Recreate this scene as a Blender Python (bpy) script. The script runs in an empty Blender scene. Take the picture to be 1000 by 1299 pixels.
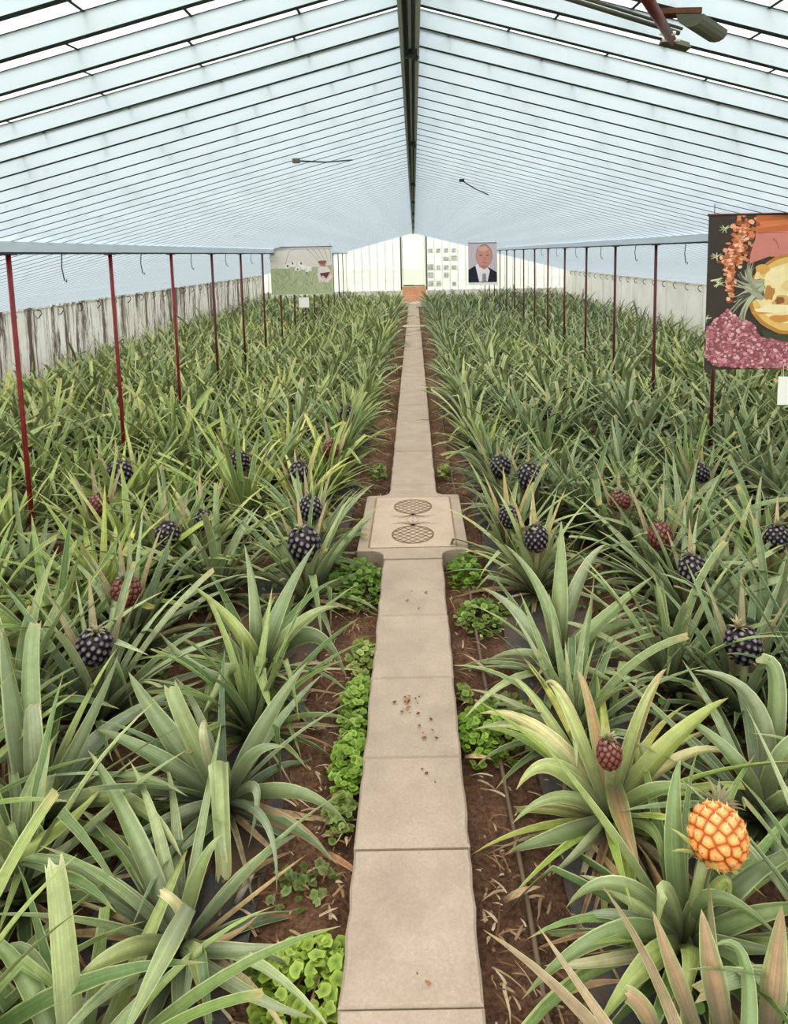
import bpy, math, random
from mathutils import Vector, Matrix
R = random.Random(7)
COL = bpy.context.scene.collection
PI = math.pi

# ------------------------------------------------------------------ camera model
F = 900.0; PITCH = math.radians(7.24); ROLL = math.radians(1.09); CH = 1.7
PX, PY = 527.0, 436.0
CAM = Vector((0, 0, CH))
_f = Vector((0, math.cos(PITCH), -math.sin(PITCH)))
_r0 = Vector((1, 0, 0)); _u0 = Vector((0, math.sin(PITCH), math.cos(PITCH)))
_r = _r0*math.cos(ROLL) - _u0*math.sin(ROLL)
_u = _u0*math.cos(ROLL) + _r0*math.sin(ROLL)
def ray(px, py):
    return (_f + _r*((px-PX)/F) - _u*((py-PY)/F))
def at(px, py, z):            # point of the place at height z seen at a pixel
    d = ray(px, py); t = (z-CH)/d.z
    return CAM + d*t
def atY(px, py, Y):
    d = ray(px, py); return CAM + d*(Y/d.y)
SOIL = -0.10

# ------------------------------------------------------------------ helpers
def lin(c):
    return tuple(((v/255)/12.92 if v/255 <= .04045 else ((v/255+.055)/1.055)**2.4) for v in c)
def tag(o, label=None, cat=None, group=None, kind=None):
    if label: o['label'] = label
    if cat: o['category'] = cat
    if group: o['group'] = group
    if kind: o['kind'] = kind
    return o
def empty(name, loc=(0,0,0), rz=0):
    o = bpy.data.objects.new(name, None); o.empty_display_size = .1
    o.location = loc; o.rotation_euler = (0,0,rz); COL.objects.link(o); return o

class MB:
    def __init__(s): s.v=[]; s.f=[]; s.m=[]; s.c=[]; s.sm=[]; s.l=[]
    def add(s, vs, fs, mi=0, col=(1,1,1), smooth=False, lc=None):
        s.l += lc if lc else [(0,0,0)]*len(vs)
        n=len(s.v); s.v += [tuple(v) for v in vs]
        if isinstance(col, list): s.c += col
        else: s.c += [col]*len(vs)
        for f in fs: s.f.append(tuple(i+n for i in f)); s.m.append(mi); s.sm.append(smooth)
    def box(s, a, b, mi=0, col=(1,1,1)):
        x0,y0,z0=a; x1,y1,z1=b
        s.add([(x0,y0,z0),(x1,y0,z0),(x1,y1,z0),(x0,y1,z0),(x0,y0,z1),(x1,y0,z1),(x1,y1,z1),(x0,y1,z1)],
              [(0,3,2,1),(4,5,6,7),(0,1,5,4),(1,2,6,5),(2,3,7,6),(3,0,4,7)], mi, col)
    def tube(s, pts, r, n=8, mi=0, col=(1,1,1), cap=True):
        pts=[Vector(p) for p in pts]; rings=[]; up=None
        for i,p in enumerate(pts):
            t=(pts[min(i+1,len(pts)-1)]-pts[max(i-1,0)]).normalized()
            if up is None:
                up = Vector((0,0,1)) if abs(t.z)<.9 else Vector((1,0,0))
            a=t.cross(up).normalized(); b=a.cross(t); up=b
            rr = r[i] if isinstance(r,(list,tuple)) else r
            rings.append([p+(a*math.cos(2*PI*k/n)+b*math.sin(2*PI*k/n))*rr for k in range(n)])
        vs=[v for g in rings for v in g]; fs=[]
        for i in range(len(pts)-1):
            for k in range(n):
                fs.append((i*n+k, i*n+(k+1)%n, (i+1)*n+(k+1)%n, (i+1)*n+k))
        if cap: fs.append(tuple(range(n))[::-1]); fs.append(tuple((len(pts)-1)*n+k for k in range(n)))
        s.add(vs, fs, mi, col, True)
    def mesh(s, name, mats):
        me=bpy.data.meshes.new(name); me.from_pydata(s.v, [], s.f)
        for m in mats: me.materials.append(m)
        me.polygons.foreach_set('material_index', s.m)
        me.polygons.foreach_set('use_smooth', s.sm)
        ca=me.color_attributes.new('Col','FLOAT_COLOR','POINT')
        fl=[]
        for c in s.c: fl += [c[0],c[1],c[2],1]
        ca.data.foreach_set('color', fl)
        if any(l[2] for l in s.l[:4]) or any(l[2] for l in s.l[-4:]):
            la=me.color_attributes.new('LC','FLOAT_COLOR','POINT'); fl=[]
            for c in s.l: fl += [c[0],c[1],c[2],1]
            la.data.foreach_set('color', fl)
        me.update(); return me
    def build(s, name, mats, parent=None, loc=None):
        if not isinstance(mats,(list,tuple)): mats=[mats]
        o=bpy.data.objects.new(name, s.mesh(name, mats)); COL.objects.link(o)
        if parent: o.parent=parent
        if loc: o.location=loc
        return o

# ------------------------------------------------------------------ materials
def new_mat(name):
    m=bpy.data.materials.new(name); m.use_nodes=True
    nt=m.node_tree; b=nt.nodes['Principled BSDF']; return m,nt,b
def ramp(nt, fac, stops):
    r=nt.nodes.new('ShaderNodeValToRGB'); e=r.color_ramp.elements
    while len(e)<len(stops): e.new(.5)
    for i,(p,c) in enumerate(stops): e[i].position=p; e[i].color=(*c,1)
    nt.links.new(fac, r.inputs[0]); return r.outputs[0]
def noise(nt, scale, detail=4, rough=.6, vec=None, dist=0):
    n=nt.nodes.new('ShaderNodeTexNoise'); n.inputs['Scale'].default_value=scale
    n.inputs['Detail'].default_value=detail; n.inputs['Roughness'].default_value=rough
    n.inputs['Distortion'].default_value=dist
    if vec: nt.links.new(vec, n.inputs['Vector'])
    return n.outputs['Fac']
def coords(nt, scale=(1,1,1), kind='Object'):
    tc=nt.nodes.new('ShaderNodeTexCoord'); mp=nt.nodes.new('ShaderNodeMapping')
    mp.inputs['Scale'].default_value=scale
    nt.links.new(tc.outputs[kind], mp.inputs[0]); return mp.outputs[0]
def bump(nt, b, h, strength=.3, dist=.01):
    n=nt.nodes.new('ShaderNodeBump'); n.inputs['Strength'].default_value=strength
    n.inputs['Distance'].default_value=dist
    nt.links.new(h, n.inputs['Height']); nt.links.new(n.outputs[0], b.inputs['Normal'])
def mixc(nt, fac, a, b_, mode='MIX'):
    n=nt.nodes.new('ShaderNodeMix'); n.data_type='RGBA'; n.blend_type=mode
    for s,v in ((0,fac),(6,a),(7,b_)):
        if hasattr(v,'is_linked') or hasattr(v,'links'): nt.links.new(v, n.inputs[s])
        elif s==0: n.inputs[s].default_value=v
        else: n.inputs[s].default_value=(*v,1)
    return n.outputs[2]
def simple(name, col, rough=.6, metal=0, var=0.12, scale=6, spec=.5):
    m,nt,b=new_mat(name); c=lin(col)
    v=coords(nt); n=noise(nt, scale, 5, .65, v)
    cc=ramp(nt, n, [(.3, tuple(x*(1-var) for x in c)), (.7, tuple(min(1,x*(1+var)) for x in c))])
    nt.links.new(cc, b.inputs['Base Color']); b.inputs['Roughness'].default_value=rough
    b.inputs['Metallic'].default_value=metal; b.inputs['Specular IOR Level'].default_value=spec
    return m
def attr_mat(name, rough=.5, spec=.5, trans=0., rnd=0., nscale=30, nvar=.15, stretch=(1,1,1)):
    m,nt,b=new_mat(name)
    a=nt.nodes.new('ShaderNodeAttribute'); a.attribute_name='Col'
    n=noise(nt, nscale, 4, .6, coords(nt, stretch))
    g=ramp(nt, n, [(.3,(1-nvar,)*3),(.7,(1+nvar,)*3)])
    c=mixc(nt, 1.0, a.outputs['Color'], g, 'MULTIPLY')
    if rnd>0:
        oi=nt.nodes.new('ShaderNodeObjectInfo')
        t=ramp(nt, oi.outputs['Random'], [(0,(1-rnd,1-rnd*.8,1-rnd*.7)),(.5,(1,1,1)),(1,(1+rnd*1.0,1+rnd*.8,1-rnd*.3))])
        c=mixc(nt, 1.0, c, t, 'MULTIPLY')
    nt.links.new(c, b.inputs['Base Color']); b.inputs['Roughness'].default_value=rough
    b.inputs['Specular IOR Level'].default_value=spec
    if trans>0:
        tr=nt.nodes.new('ShaderNodeBsdfTranslucent'); nt.links.new(c, tr.inputs[0])
        mx=nt.nodes.new('ShaderNodeMixShader'); mx.inputs[0].default_value=trans
        nt.links.new(b.outputs[0], mx.inputs[1]); nt.links.new(tr.outputs[0], mx.inputs[2])
        nt.links.new(mx.outputs[0], nt.nodes['Material Output'].inputs[0])
    return m
M={}
def leaf_mat():
    m,nt,b=new_mat('pineapple_leaf')
    a=nt.nodes.new('ShaderNodeAttribute'); a.attribute_name='Col'
    l=nt.nodes.new('ShaderNodeAttribute'); l.attribute_name='LC'
    mp=nt.nodes.new('ShaderNodeVectorMath'); mp.operation='MULTIPLY'; mp.inputs[1].default_value=(13,1.1,60)
    nt.links.new(l.outputs['Vector'], mp.inputs[0])
    n=noise(nt, 1.0, 5, .7, mp.outputs[0]); g=ramp(nt, n, [(.32,(.62,.66,.60)),(.5,(1,1,1)),(.66,(1.34,1.30,1.30))])
    c=mixc(nt, 1.0, a.outputs['Color'], g, 'MULTIPLY'); c=mixc(nt, 1.0, c, (.96,.93,.81), 'MULTIPLY')
    n2=noise(nt, 38, 5, .7, coords(nt)); g2=ramp(nt, n2, [(.32,(.80,.82,.78)),(.6,(1.08,1.08,1.08))])
    c=mixc(nt, 1.0, c, g2, 'MULTIPLY')
    oi=nt.nodes.new('ShaderNodeObjectInfo')
    t=ramp(nt, oi.outputs['Random'], [(0,(.84,.87,.88)),(.5,(1,1,1)),(1,(1.16,1.12,.96))])
    c=mixc(nt, 1.0, c, t, 'MULTIPLY')
    ge=nt.nodes.new('ShaderNodeNewGeometry'); mu=nt.nodes.new('ShaderNodeMath'); mu.operation='MULTIPLY'; mu.inputs[1].default_value=.26
    nt.links.new(ge.outputs['Backfacing'], mu.inputs[0])
    c=mixc(nt, mu.outputs[0], c, lin((172,176,146)))
    nt.links.new(c, b.inputs['Base Color']); b.inputs['Roughness'].default_value=.42; b.inputs['Specular IOR Level'].default_value=.6
    bump(nt, b, n, .25, .004)
    tr=nt.nodes.new('ShaderNodeBsdfTranslucent'); nt.links.new(c, tr.inputs[0])
    mx=nt.nodes.new('ShaderNodeMixShader'); mx.inputs[0].default_value=.12
    nt.links.new(b.outputs[0], mx.inputs[1]); nt.links.new(tr.outputs[0], mx.inputs[2])
    nt.links.new(mx.outputs[0], nt.nodes['Material Output'].inputs[0]); return m
M['leaf']=leaf_mat()
M['weed']=attr_mat('clover_leaf', .5, .4, .2, .12, 40, .15)
M['dry']=attr_mat('dry_leaf', .75, .2, .1, .1, 40, .25)
M['fruit']=attr_mat('fruit_skin', .38, .5, 0, 0, 90, .1)
M['print']=attr_mat('banner_print', .55, .3, 0, 0, 25, .05)

def glass_mat(name, tcol, op, dcol, scale=6):
    m,nt,b=new_mat(name)
    n=noise(nt, scale, 5, .7, coords(nt))
    d=ramp(nt, n, [(.3, tuple(x*.86 for x in lin(dcol))),(.65, lin(dcol))])
    tl=nt.nodes.new('ShaderNodeBsdfTranslucent'); nt.links.new(d, tl.inputs[0])
    df=nt.nodes.new('ShaderNodeBsdfDiffuse'); nt.links.new(d, df.inputs[0])
    m1=nt.nodes.new('ShaderNodeMixShader'); m1.inputs[0].default_value=.3
    nt.links.new(tl.outputs[0], m1.inputs[1]); nt.links.new(df.outputs[0], m1.inputs[2])
    tp=nt.nodes.new('ShaderNodeBsdfTransparent'); tp.inputs[0].default_value=(*tcol,1)
    m2=nt.nodes.new('ShaderNodeMixShader'); m2.inputs[0].default_value=op
    nt.links.new(tp.outputs[0], m2.inputs[1]); nt.links.new(m1.outputs[0], m2.inputs[2])
    nt.links.new(m2.outputs[0], nt.nodes['Material Output'].inputs[0]); return m
M['glass']=glass_mat('whitewashed_glass', (.97,.97,.95), .35, (250,248,240), 14)
M['endglass']=glass_mat('pale_end_glass', (.96,.96,.93), .97, (238,240,232), 5)
M['greenfilm']=glass_mat('pale_green_sheet', (.90,.96,.90), .88, (222,236,216), 3)

def painted(name, col, dirt, amount=.5, streak=(1,1,1)):
    m,nt,b=new_mat(name); v=coords(nt, streak)
    n1=noise(nt, 3, 5, .6, v); n2=noise(nt, 22, 6, .7, v)
    base=ramp(nt, n1, [(.3, tuple(x*.9 for x in lin(col))),(.7, lin(col))])
    msk=ramp(nt, n2, [(.60,(0,0,0)),(.78,(amount,)*3)])
    c=mixc(nt, msk, base, lin(dirt)); nt.links.new(c, b.inputs['Base Color'])
    b.inputs['Roughness'].default_value=.5; return m
M['paint']=painted('blue_white_paint', (196,208,221), (146,154,142), .5)
M['underedge']=simple('painted_shade_and_joints', (58,74,86), .7, 0, .2, 12)  # shade painted into rafter undersides; also colours the dark glazing joints
M['beam']=painted('gutter_paint', (196,208,221), (150,160,160), .3)
M['redpaint']=simple('red_oxide_paint', (122,34,38), .5, 0, .3, 14)
M['darkred']=simple('dark_red_oxide', (88,38,42), .55, 0, .3, 14)
M['rust']=simple('rusty_iron', (92,58,44), .8, 0, .35, 30)
M['black']=simple('black_rubber', (30,33,40), .45, 0, .15, 20)
M['wire']=simple('dark_wire', (70,72,76), .5, .5, .15, 30)
M['white']=simple('white_card', (240,240,236), .6, 0, .03, 5)
M['whitebar']=simple('white_painted_bar', (228,230,220), .5, 0, .06, 5)
def film():
    m,nt,b=new_mat('dusty_black_film'); v=coords(nt)
    n=noise(nt, 3.5, 6, .7, v); n2=noise(nt, 50, 4, .7, v)
    c=ramp(nt, n2, [(.3,lin((66,65,66))),(.7,lin((88,86,85)))]); k=ramp(nt, n, [(.45,(0,0,0)),(.6,(1,1,1))])
    c=mixc(nt, k, c, lin((112,88,70))); nt.links.new(c,b.inputs['Base Color']); b.inputs['Roughness'].default_value=.55; bump(nt,b,n2,.4,.01); return m
M['plastic']=film()
M['grass']=simple('mown_grass', (150,170,120), .9, 0, .2, 3)
M['metal']=simple('grey_bracket', (88,88,80), .6, .2, .15, 12)

def soil_mat():
    m,nt,b=new_mat('brown_soil'); v=coords(nt)
    n1=noise(nt, 2.2, 4, .6, v); n2=noise(nt, 60, 6, .75, v); n3=noise(nt, 140, 3, .6, v)
    a=ramp(nt, n1, [(.35, lin((104,78,60))),(.65, lin((150,116,92)))])
    s=ramp(nt, n2, [(.38,(.45,.42,.4)),(.62,(1.25,1.2,1.15))])
    c=mixc(nt, 1.0, a, s, 'MULTIPLY')
    k=ramp(nt, n3, [(.66,(0,0,0)),(.74,(.8,.8,.8))])
    c=mixc(nt, k, c, lin((190,165,135)))
    nt.links.new(c, b.inputs['Base Color']); b.inputs['Roughness'].default_value=.95
    bump(nt, b, n2, .9, .02); return m
M['soil']=soil_mat()
def concrete(name, c1, c2, s=1.0):
    m,nt,b=new_mat(name); v=coords(nt)
    n1=noise(nt, 5*s, 5, .6, v); n2=noise(nt, 120, 5, .7, v); n3=noise(nt, 16, 6, .75, v, .6)
    a=ramp(nt, n1, [(.3, lin(c1)),(.7, lin(c2))])
    g=ramp(nt, n2, [(.3,(.86,.85,.84)),(.7,(1.08,1.08,1.08))])
    c=mixc(nt, 1.0, a, g, 'MULTIPLY')
    k=ramp(nt, n3, [(.68,(0,0,0)),(.78,(.55,.55,.55))])
    c=mixc(nt, k, c, lin((128,98,76)))
    nt.links.new(c, b.inputs['Base Color']); b.inputs['Roughness'].default_value=.9
    bump(nt, b, n2, .35, .006); return m
M['slab']=concrete('beige_concrete', (160,145,130), (178,163,147))
M['panel']=concrete('pale_stone', (178,161,142), (194,177,157))
M['carve']=simple('carved_groove', (142,118,98), .9, 0, .15, 40)
def wall_mat(name, streaks):
    m,nt,b=new_mat(name); v=coords(nt)
    n1=noise(nt, 2, 4, .6, v)
    a=ramp(nt, n1, [(.3, lin((234,230,222))),(.7, lin((254,252,247)))])
    vs=coords(nt, (1,1,.10)); n2=noise(nt, 5.0, 6, .8, vs, .4)
    vs2=coords(nt, (1,1,.03)); n4=noise(nt, 12, 3, .6, vs2)
    k=ramp(nt, n2, [(.485 if streaks else .68,(0,0,0)),(.565 if streaks else .8,(.9,.9,.9) if streaks else (.35,)*3)])
    c=mixc(nt, k, a, lin((88,56,40)) if streaks else lin((160,150,135)))
    k2=ramp(nt, n4, [(.36,(.35,.35,.35)),(.42,(0,0,0))])
    c=mixc(nt, k2, c, lin((150,140,128)))
    nt.links.new(c, b.inputs['Base Color']); b.inputs['Roughness'].default_value=.85; return m
M['wallL']=wall_mat('rust_streaked_plaster', True); M['wallR']=wall_mat('white_plaster', False)
def brick_mat():
    m,nt,b=new_mat('orange_brick')
    t=nt.nodes.new('ShaderNodeTexBrick'); nt.links.new(coords(nt,(1,1,1)), t.inputs[0])
    mp=t.inputs[0].links[0].from_node; mp.inputs['Rotation'].default_value=(PI/2,0,0)
    t.inputs['Color1'].default_value=(*lin((222,170,138)),1); t.inputs['Color2'].default_value=(*lin((212,152,120)),1)
    t.inputs['Mortar'].default_value=(*lin((215,190,165)),1); t.inputs['Scale'].default_value=6; t.inputs['Mortar Size'].default_value=.012
    nt.links.new(t.outputs[0], b.inputs['Base Color']); b.inputs['Roughness'].default_value=.9; return m
M['brick']=brick_mat()

# ------------------------------------------------------------------ the greenhouse shell
YF, YB = -1.0, 24.6; XW = 5.2
RIDGE = CH+.70; SL = .258
def roofz(x): return RIDGE - SL*abs(x)      # underside of the rafters
RD = .052
WT = roofz(XW)

def soil():
    m=MB(); xs=[-5.3]; x=-5.3
    def gx():
        o=[]; x=-5.25
        while x<5.26: o.append(x); x += .05 if abs(x)<1.2 else .15
        return o
    xs=gx(); ys=[]; y=-1.2
    while y<24.7: ys.append(y); y += .05 if 1<y<5 else .2
    rr=random.Random(3)
    def h(x,y):
        d=abs(x+.037)
        e=.012*math.sin(x*9+y*3.1)+.01*math.sin(x*23-y*17)+rr.uniform(-.008,.008)
        if d<.25: e=min(e,0)
        return SOIL+e
    vs=[(x,y,h(x,y)) for y in ys for x in xs]; n=len(xs)
    fs=[(j*n+i,j*n+i+1,(j+1)*n+i+1,(j+1)*n+i) for j in range(len(ys)-1) for i in range(n-1)]
    m.add(vs,fs,0,(1,1,1),True)
    tag(m.build('floor', M['soil']), kind='structure')
    g=MB(); g.add([(-60,-40,SOIL-.08),(60,-40,SOIL-.08),(60,90,SOIL-.08),(-60,90,SOIL-.08)],[(0,1,2,3)])
    tag(g.build('lawn_ground', M['grass']), kind='structure')
soil()
for s,nm,mt in ((-1,'wall_left','wallL'),(1,'wall_right','wallR')):
    m=MB(); x0,x1=sorted((s*XW, s*(XW+.16)))
    m.box((x0,YF,SOIL-.1),(x1,YB,WT-.015)); m.box((x0-.02,YF,WT-.015),(x1+.02,YB,WT+.02))
    tag(m.build(nm, M[mt]), kind='structure')

# roof: one slope per side, rafters as parts
SP=.197; Y0=2.10
ks=list(range(-15, 115)); rys=[Y0+SP*k for k in ks if YF<Y0+SP*k<YB-.05]
def rafter_mesh(s):
    m=MB(); t=.011
    x0=.03; x1=XW+.22
    def P(x,y,d): return (s*x, y, roofz(x)+d)
    vs=[P(x0,-t,0),P(x1,-t,0),P(x1,t,0),P(x0,t,0),P(x0,-t,RD),P(x1,-t,RD),P(x1,t,RD),P(x0,t,RD)]
    m.add(vs,[(4,5,6,7),(0,1,5,4),(1,2,6,5),(2,3,7,6),(3,0,4,7)],0)
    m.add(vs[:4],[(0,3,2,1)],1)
    return m
for s in (-1,1):
    root=empty('ceiling'); tag(root, kind='structure')
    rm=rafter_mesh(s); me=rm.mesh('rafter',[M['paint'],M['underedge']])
    vis=[y for y in rys if y>1.2][:99]; rest=[y for y in rys if y not in vis]
    for y in vis:
        o=bpy.data.objects.new('rafter', me); o.parent=root; o.location=(0,y,0); COL.objects.link(o)
    m=MB()
    for y in rest:
        n=len(m.v); 
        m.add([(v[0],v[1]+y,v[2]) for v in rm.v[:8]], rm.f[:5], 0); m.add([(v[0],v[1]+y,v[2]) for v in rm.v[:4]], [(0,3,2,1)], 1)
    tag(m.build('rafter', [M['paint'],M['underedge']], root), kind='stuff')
    g=MB(); z=RD+.004
    g.add([(s*.02,YF,roofz(.02)+z),(s*(XW+.25),YF,roofz(XW+.25)+z),(s*(XW+.25),YB+.1,roofz(XW+.25)+z),(s*.02,YB+.1,roofz(.02)+z)],[(0,1,2,3)],0)
    rr=random.Random(5+s)
    for i,y in enumerate(rys):
        x=rr.uniform(.1,.4)
        while x<XW:
            dx=.008; k=rr.uniform(-.01,.01)
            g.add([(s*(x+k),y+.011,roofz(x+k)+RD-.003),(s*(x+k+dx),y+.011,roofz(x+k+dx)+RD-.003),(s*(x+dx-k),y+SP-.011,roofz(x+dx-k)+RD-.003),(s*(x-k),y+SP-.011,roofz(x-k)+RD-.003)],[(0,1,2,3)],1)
            x+=.30
        # dark strip painted as the gap shadow where glass meets the rafter
        for dd in (.011,-.017):
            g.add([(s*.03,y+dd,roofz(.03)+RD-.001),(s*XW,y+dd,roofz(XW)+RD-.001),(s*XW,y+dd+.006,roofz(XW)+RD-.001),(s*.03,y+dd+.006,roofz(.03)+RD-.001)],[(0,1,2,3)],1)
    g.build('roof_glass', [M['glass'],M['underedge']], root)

# ridge
root=empty('ridge_beam',(0,0,RIDGE)); tag(root, kind='structure')
m=MB(); m.box((-.032,YF,-.03),(.032,YB,.09)); m.build('ridge_board', M['beam'], root)
m=MB(); m.tube([(-.012,YF,-.043),(-.012,8,-.043),(-.012,YB,-.043)], .0085, 8); m.build('ridge_pipe', M['black'], root)
m=MB(); m.tube([(.012,YF,-.040),(.012,YB,-.040)], .006, 8); m.build('ridge_cable', M['wire'], root)
for y in (2.45,4.4,6.9,9.3,12,15,18.2):
    m=MB(); m.box((-.018,y-.008,-.058),(.024,y+.008,-.028)); m.tube([(.018,y,-.045),(.028,y,-.055),(.018,y,-.066)],.005,6)
    m.build('pipe_clip', M['wire'], root)

# gutter beams and red posts
XB=2.3; BB=CH+.045
for s,nm in ((-1,'left'),(1,'right')):
    root=empty('support_beam',(s*XB,0,BB)); tag(root, 'long pale blue roof beam carried by the %s row of red posts'%nm,'beam')
    m=MB(); m.box((-.04,YF,.006),(.04,YB,.065)); m.build('beam_board', M['beam'], root)
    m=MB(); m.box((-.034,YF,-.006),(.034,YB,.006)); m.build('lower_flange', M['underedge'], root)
ordn=['first','second','third','fourth','fifth','sixth','seventh','eighth','ninth','tenth','eleventh','twelfth','thirteenth','fourteenth','fifteenth','sixteenth','seventeenth','eighteenth','nineteenth','twentieth']
postY=[]
Yp=2.74-1.36
for s,nm in ((-1,'left'),(1,'right')):
    k=0; y=4.06
    while y<YB-.3:
        o=empty('roof_post',(s*XB,y,SOIL))
        h=BB-SOIL-.006; m=MB(); rr=.014
        m.tube([(0,0,-.02),(0.004*math.sin(k),0,h*.5),(0,0,h)], rr, 10); m.build('post_tube', M['redpaint'] if s<0 and k<3 else (M['darkred'] if k<6 else M['rust']), o)
        m=MB(); m.box((-.035,-.03,h-.006),(.035,.03,h)); m.build('top_plate', M['redpaint'], o)
        if k%2==0:
            m=MB(); m.tube([(0,0,.15),(0,0,.24)], .02, 10); m.build('rust_sleeve', M['rust'], o)
        tag(o, 'thin %s post of the %s row, %s post from the camera'%('red painted' if s<0 and k<3 else 'dark red',nm,ordn[k]), 'post', 'red posts under the roof beams')
        if s<0: postY.append(y)
        y+=1.36; k+=1
# wire hooks hanging mid-bay
for s,nm in ((-1,'left'),(1,'right')):
    for k in range(7):
        y=4.06+1.36*k+.62
        m=MB(); L=.17-.01*k; m.tube([(0,0,0),(-.008,0,-L*.5),(.004,0,-L),(.016,0,-L-.012),(.02,0,-L+.006)], .0035, 6)
        o=m.build('hanging_wire', M['wire'], None, (s*XB,y,BB-.006))
        tag(o, 'short dark wire hanging from the %s beam between its %s and %s posts'%(nm,ordn[k],ordn[k+1]), 'wire', 'wires hanging from the beams')

# hooks along the wall tops
for s,nm in ((-1,'left rust streaked'),(1,'right white')):
    k=0; y=7.9
    while y<24:
        m=MB(); m.tube([(0,0,0),(-s*.05,0,-.01),(-s*.075,-.03,-.05),(-s*.05,-.05,-.10),(-s*.02,-.05,-.11)], .007, 6)
        o=m.build('wall_hook', M['wire'], None, (s*XW,y,WT-.03))
        tag(o,'curved dark wire hook on top of the %s wall'%nm,'hook','hooks along the %s wall'%nm.split()[0])
        y+=.62; k+=1

# far gable wall
root=empty('wall_back',(0,YB,0)); tag(root, kind='structure')
DX0,DX1=-.42,.42
g=MB()
for a,b in ((-XW,DX0),(DX1,XW)):
    zs=.42
    g.add([(a,0.02,zs),(b,0.02,zs),(b,0.02,roofz(b)+RD),(a,0.02,roofz(a)+RD)],[(0,1,2,3)])
g.build('end_glass', M['endglass'], root)
m=MB(); 
for a,b in ((-XW-.1,DX0-.02),(DX1+.02,XW+.1)): m.box((a,-.02,SOIL-.1),(b,.1,.40)); m.box((a,-.03,.40),(b,.08,.45))
m.build('low_wall', M['wallR'], root)
bars=[]; x=DX0-.02
xs=[]
while x>-XW: xs.append(x); x-=.27
x=DX1+.02
while x<XW: xs.append(x); x+=.27
for i,x in enumerate(xs):
    m=MB(); w=.022 if abs(x)<.5 else .014
    m.box((x-w,-.02,.45),(x+w,.03,roofz(x)+.02)); m.build('mullion', M['whitebar'] if abs(x)>.5 else M['metal'], root)
for a,b in ((-XW,DX0),(DX1,XW)):
    for z in (.78,1.12):
        m=MB(); m.box((a,-.008,z-.008),(b,.01,z+.008)); m.build('cross_bar', M['whitebar'], root)
m=MB()
for s in (-1,1):
    m.add([(0,-.05,roofz(0)-.01),(s*XW,-.05,roofz(XW)-.01),(s*XW,-.05,roofz(XW)+RD),(0,-.05,roofz(0)+RD)],[(0,1,2,3)],0)
m.build('verge_board', M['beam'], root)
# door bay
root=empty('door_1',(0,YB,0)); tag(root, kind='structure')
m=MB(); m.add([(DX0,0,.62),(DX1,0,.62),(DX1,0,roofz(DX1)+.02),(0,0,roofz(0)),(DX0,0,roofz(DX0)+.02)],[(0,1,2,3,4)]); m.build('green_sheet', M['greenfilm'], root)
m=MB(); m.box((DX0,-.02,.58),(DX0+.4,.0,.63)); m.build('dark_rail', simple('dark_green_rail',(62,84,48),.7), root)
m=MB(); m.box((DX0+.4,-.02,.585),(DX1,.0,.62)); m.build('door_rail', M['rust'], root)
for x in (DX0,DX1-.05):
    m=MB(); m.box((x,-.04,.0),(x+.05,.02,roofz(x)+.02)); m.build('door_frame', M['whitebar'], root)
m=MB(); m.box((-.415,-.34,SOIL-.02),(.415,-.26,.28)); m.box((-.415,-.26,SOIL-.02),(.415,-.05,.585)); o=m.build('brick_step', M['brick'], None, (0,YB,0))
tag(o,'orange brick step closing the far end of the path','step')
m=MB(); m.box((-.42,-.5,SOIL-.02),(.42,-.345,.07)); o=m.build('white_threshold', M['white'], None, (0,YB,0))
tag(o,'low white threshold in front of the orange brick step','threshold')
# notices on the panes right of the door
rr=random.Random(11); notes=[]
xx=DX1+.15; ci=0
for x in [.575,.845,1.115,1.385]:
    for zi,z in enumerate([.55,.84,1.13,1.42,1.70]):
        if z+.22>roofz(x)-.08: continue
        if rr.random()<.12: continue
        w=rr.choice([.15,.18,.2]); h=rr.choice([.16,.2,.22]); m=MB()
        m.box((-w/2,-.006,0),(w/2,0,h),0,lin((222,222,214)))
        yy=-.0065
        for r_ in range(3):
            for q in range(2):
                if rr.random()<.75:
                    u0=-w/2+.015+q*w*.47; v0=.02+r_*h*.3; c=rr.choice([(186,190,184),(200,202,196),(160,166,166),(204,196,188)])
                    m.add([(u0,yy,v0),(u0+w*.38,yy,v0),(u0+w*.38,yy,v0+h*.2),(u0,yy,v0+h*.2)],[(0,1,2,3)],0,lin(c))
        o=m.build('pane_notice', M['print'], None, (x,YB-.025,z))
        tag(o,'pale printed sheet on %s gable pane right of door, %s from bottom'%(ordn[[.575,.845,1.115,1.385].index(x)],ordn[zi]),'notice','printed sheets on the gable panes')
# low red roofed buildings beyond the glass at right
for i,(x,w,c) in enumerate([(3.3,1.5,(214,150,132)),(4.9,1.0,(200,190,180))]):
    b=empty('garden_shed',(x+.4,YB+3.5,SOIL-.08)); 
    m=MB(); m.box((-w/2,-.4,0),(w/2,.8,1.0)); m.build('shed_wall', M['whitebar'], b)
    m=MB(); m.add([(-w/2-.1,-.5,.98),(w/2+.1,-.5,.98),(w/2+.1,.2,1.35),(-w/2-.1,.2,1.35),(w/2+.1,.9,.98),(-w/2-.1,.9,.98)],[(0,1,2,3),(3,2,4,5)],0)
    m.build('shed_roof', simple('clay_tiles%d'%i,c,.8), b)
    m=MB(); m.box((-.2,-.42,0),(.15,-.4,.8)); m.build('shed_door', M['metal'], b)
    tag(b, ['small shed with a salmon red roof beyond the right end glass','small grey roofed shed beyond the far right corner'][i],'shed')

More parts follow.
